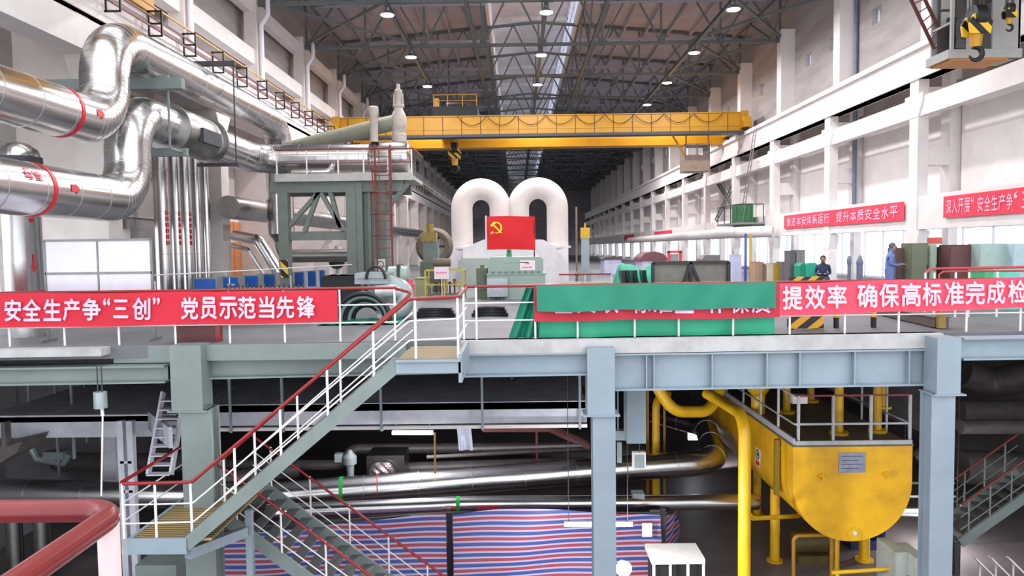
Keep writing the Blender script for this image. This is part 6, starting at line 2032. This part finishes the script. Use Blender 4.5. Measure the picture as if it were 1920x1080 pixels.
for i, (x0, x1, Y, lab) in enumerate(((1678, 1706, 17.2, 'pale grey control cabinet at the bottom, left one of the pair beside the right column'), (1716, 1742, 16.9, 'pale grey control cabinet at the bottom, right one of the pair beside the right column'))):
    a, b = P(x0, 1060, Y), P(x1, 1060, Y)
    zz = P(x0, 1036 + 10 * i, Y).z
    t = thing('control_cabinet', lab, 'cabinet', ((a.x + b.x) / 2, Y, -7), 'control cabinets at the bottom right')
    MB().box(a.x, b.x - .05, Y, Y + .9, -7, zz).build('body', mat('cabinet_pale', (.66, .68, .66), .5), t, 0)
    d_ = MB().box(a.x + .02, b.x - .02, Y - .015, Y, -6.9, zz - .04).build('door', MATS['cabinet_pale'], t, 0)
    MB().box(b.x - .08, b.x - .05, Y - .04, Y - .015, -6.3, -6.15).build('handle', dark, d_, 0)
# ---- right of the right column: dim stairs and ducts
t = thing('far_staircase', 'dim steel staircase with red rails beyond the right column, rising to the right', 'staircase', (P(1860, 950, 19).x, 19, -7))
a, b = P(1800, 1018, 19), P(1960, 905, 19)
for dy in (0, 1.1):
    MB().bar(a + V((0, dy, 0)), b + V((0, dy, 0)), .08, .25).build('stringer', green_grey, t, 0)
    MB().tube([a + V((0, dy, 1.0)), b + V((0, dy, 1.0))], .03, 8).build('handrail', redbrown, t)
    for off in (.35, .68):
        MB().tube([a + V((0, dy, off)), b + V((0, dy, off))], .016, 6).build('mid_rail', green_grey, t)
    for k in range(4):
        q = a + (b - a) * ((k + .4) / 4)
        MB().cyl(q + V((0, dy, 0)), q + V((0, dy, 1.0)), .02, 8).build('rail_post', green_grey, t)
for k in range(9):
    q = a + (b - a) * (k / 9)
    MB().box(q.x - .12, q.x + .12, 19.04, 20.06, q.z, q.z + .03).build('tread', MATS['tread_steel'], t, 0)
MB().box(a.x - .12, a.x + .02, 19, 20.1, -7, a.z).build('footing', dark, t, 0)
dd = mat('duct_brown_grey', (.44, .41, .41), .5, .3, var=.15)
ducts = [([P(1800, 770, 24), P(1990, 770, 24)], .35, 'dim horizontal duct beyond the right column, topmost'),
         ([P(1800, 800, 22), P(2010, 800, 22)], .22, 'dim horizontal pipe beyond the right column, just under the top duct'),
         ([P(1805, 700, 26), P(1860, 720, 26), P(1950, 700, 25)], .5, 'wide dim duct just below the far right beam'),
         ([P(1800, 875, 24), P(1930, 880, 24)], .55, 'fat dim brown pipe behind the far staircase'),
         ([P(1800, 1040, 21), P(2000, 1030, 21)], .3, 'dim pipe on the ground below the far staircase'),
         ([P(1715, 860, 25), P(1740, 840, 25), P(1760, 840, 25)], .25, 'short dim pipe right of the yellow tank')]
for i, (pts, r, lab) in enumerate(ducts):
    o = MB().tube(fillet(pts, .5, 6), r, 18).build('dim_duct', dd, smooth=40)
    tag(o, lab, 'duct')
for i, py in enumerate((905, 930, 965)):
    a, b = P(1700, py, 23 - i), P(1760, py + 1, 23 - i)
    o = MB().tube([a + V((-.6, 0, 0)), b + V((.5, 0, 0))], .04, 8).build('thin_line', gm, smooth=40)
    tag(o, 'thin grey line behind the tank and the right column, %s from the top' % ORD[i], 'pipe', 'thin lines behind the right column')
for i, px in enumerate((1842, 1872, 1905)):
    a = P(px, 1060, 17.5)
    o = MB().bar(a + V((-.2, 0, .2)), a + V((.25, 0, -.25)), .16, .03).bar((a.x, 17.6, -7), (a.x, 17.6, a.z), .04).build('pale_strip', steel_w, smooth=0)
    tag(o, 'slanting pale slat at the bottom right corner, %s from the left' % ORD[i], 'slat', 'pale slats at the bottom right')
# ---- clutter behind, under the mezzanine
cl = [([P(110, 865, 24), P(420, 868, 24)], .3, 'dim pipe behind the landing at the far left'),
      ([P(430, 870, 25), P(640, 872, 25), P(660, 842, 25), P(1100, 838, 26)], .18, 'dim bent pipe under the mezzanine'),
      ([P(380, 905, 22.5), P(560, 880, 23.5)], .24, 'dim pipe left of the dark valves'),
      ([P(880, 842, 21), P(1090, 835, 21)], .05, 'thin pale line under the mezzanine by the middle column'),
      ([P(800, 857, 22), P(1090, 842, 23)], .06, 'thin grey line under the mezzanine, the lower one'),
      ([P(380, 740, 22), P(760, 722, 24)], .25, 'dim pipe between the deck and the mezzanine'),
      ([P(800, 735, 26), P(1090, 732, 26)], .3, 'dim pipe between the deck and the mezzanine near the middle column'),
      ([P(700, 880, 24), P(1100, 868, 24)], .2, 'dim pipe just above the thick shiny pipe')]
for pts, r, lab in cl:
    o = MB().tube(fillet(pts, .4, 6), r, 16).build('dim_pipe', dd, smooth=40)
    tag(o, lab, 'pipe')
q = P(960, 730, 22)
t = thing('dim_valve', 'dim valve with a pale wheel between the deck and the mezzanine', 'valve', (q.x, 22, q.z - .2))
MB().cyl((q.x - .5, 22, q.z), (q.x + .5, 22, q.z), .03, 8).build('wheel', gm, t)
MB().lathe([(.12, -.1), (.3, 0), (.3, .2), (.1, .3), (.08, .55)], (q.x, 22, q.z), 'Z', 16).build('body', dd, t)
MB().cyl((q.x, 22, q.z + .5), (q.x, 22, -.25), .04, 8).build('rod', dd, t)
q0, q1 = P(688, 896, 22.5), P(758, 860, 22.5)
o = MB().box(q0.x, q1.x, 22.5, 23.5, q0.z, q1.z + .1).build('clad_box', silver_d, smooth=0)
tag(o, 'crumpled aluminium clad box above the thick shiny pipe', 'box')
o = MB().grid(lambda u, v: V((q0.x + .1 + .8 * u, 22.35 - .12 * math.sin(PI * u) * math.sin(PI * v) + .03 * math.sin(u * 19 + v * 13), q0.z + .02 + .5 * v * (1 - (2 * u - 1) ** 4 * .5))), 14, 10, (0, .05, 0)).build('foil_wrap', mat('foil', (.75, .68, .68), .3, .8, var=.1, bump=.6, scale=9), smooth=30)
tag(o, 'crumpled foil in front of the clad box above the thick pipe', 'foil')
q0, q1 = P(642, 895, 21.5), P(668, 845, 21.5)
t = thing('actuator', 'grey upright valve actuator above the thick shiny pipe, left of the clad box', 'valve', ((q0.x + q1.x) / 2, 21.5, q0.z))
MB().lathe([(.1, 0), (.12, .35), (.2, .38), (.2, .6), (.1, .72), (.05, .8)], ((q0.x + q1.x) / 2, 21.6, q0.z), 'Z', 16).build('body', gm, t)
MB().box(q0.x - .22, q0.x, 21.5, 21.7, q1.z - .35, q1.z - .1).build('motor_box', gm, t, 0)
o = MB().grid(lambda u, v: V((P(857, 820, 19.5).x + .38 * u + .05 * v, 19.5 - .05 * math.sin(u * 9) * v, P(870, 804, 19.5).z - .58 * v)), 14, 8, (0, .01, 0)).build('plastic_sheet', mat('milky_plastic', (.80, .82, .88), .3, var=.1), smooth=60)
tag(o, 'milky plastic sheet hanging below the mezzanine edge', 'sheet')
o = MB().bar(P(815, 812, 19.6), P(816, 888, 19.6), .05).build('yellow_rod', MATS['dull_yellow'], smooth=0)
tag(o, 'thin dull yellow rod below the lit tube under the mezzanine', 'rod')
t = thing('cable_tray', 'rusty red cable tray sloping down toward the middle column', 'tray', P(1040, 815, 22))
pts = [P(905, 806, 22), P(1030, 806, 22), P(1105, 840, 22)]
tr_ = MB()
for a, b in zip(pts, pts[1:]):
    tr_.bar(a, b, .06, .12).bar(a + V((0, .6, 0)), b + V((0, .6, 0)), .06, .12)
    for k in range(7):
        q = a + (b - a) * (k / 7)
        tr_.bar(q, q + V((0, .6, 0)), .05)
tr_.build('rail', mat('tray_rust', (.40, .20, .17), .6, var=.15), t, 0)
tr2 = MB()
for k in range(4):
    tr2.tube([q + V((0, .1 + .12 * k, .06)) for q in pts], .035, 8)
tr2.build('cables', mat('cable_pinkish', (.50, .34, .32), .6), t, 40)
MB().bar(P(1006, 806, 22.2), P(1007, 872, 22.2), .07).build('post', mat('tray_rust', (.40, .20, .17), .6), t, 0)
for i, (px, Y) in enumerate(((55, 20), (105, 21), (135, 19.5), (52, 23), (160, 22))):
    q = P(px, 760, Y)
    o = MB().bar((q.x, Y, -.8), (q.x, Y, P(px, 800 + 30 * (i % 3), Y).z - 1.2 * (i % 2)), .06).build('hanger_rod', gm, smooth=0)
    tag(o, 'dim hanger rod under the deck at the far left, %s in order of building' % ORD[i] if 0 else 'dim thin hanger rod under the deck at the far left', 'rod', 'hanger rods at the far left')
o = MB().prism([(P(-60, 830, 17).x, P(0, 900, 17).z), (P(-60, 830, 17).x, P(0, 850, 17).z), (P(42, 830, 17).x, P(42, 828, 17).z), (P(30, 850, 17).x, P(30, 850, 17).z)], 'Y', 17, 18).box(P(2, 815, 16.8).x, P(10, 815, 16.8).x, 16.8, 17.0, P(5, 838, 16.8).z, P(5, 792, 16.8).z).build('hopper', dd, smooth=0)
tag(o, 'dim sloping hopper at the left edge below the deck', 'hopper')
o = MB().box(P(80, 860, 21).x, P(118, 860, 21).x, 21, 21.4, P(100, 862, 21).z, P(100, 848, 21).z).tube([P(60, 840, 21.2), P(70, 860, 21.2), P(120, 868, 21.2), P(130, 850, 21.2)], .12, 10).build('dim_machine', gm, smooth=30)
tag(o, 'dim grey machine behind the hanging rod at the far left', 'machine')
for i, px in enumerate((28, 80)):
    x = P(px, 1030, 19).x
    o = MB().cyl((x, 19, -7), (x, 19, P(px, 966, 19).z), .2, 18).build('pipe_stub', silver_d, smooth=40)
    tag(o, 'shiny upright pipe stub behind the gallery railing, %s' % ('leftmost' if i == 0 else 'right one'), 'pipe')
o = MB().box(P(253, 1060, 14.8).x, P(330, 1060, 14.8).x, 14.8, 15.4, -7, P(290, 1060, 14.8).z).build('low_cabinet', green_grey, smooth=0)
tag(o, 'green grey cabinet top under the lower stair landing', 'cabinet')
struct('wall_back_lower', MB().box(-13.5, 16.6, 46, 46.3, -7, -.3), panel_dark)
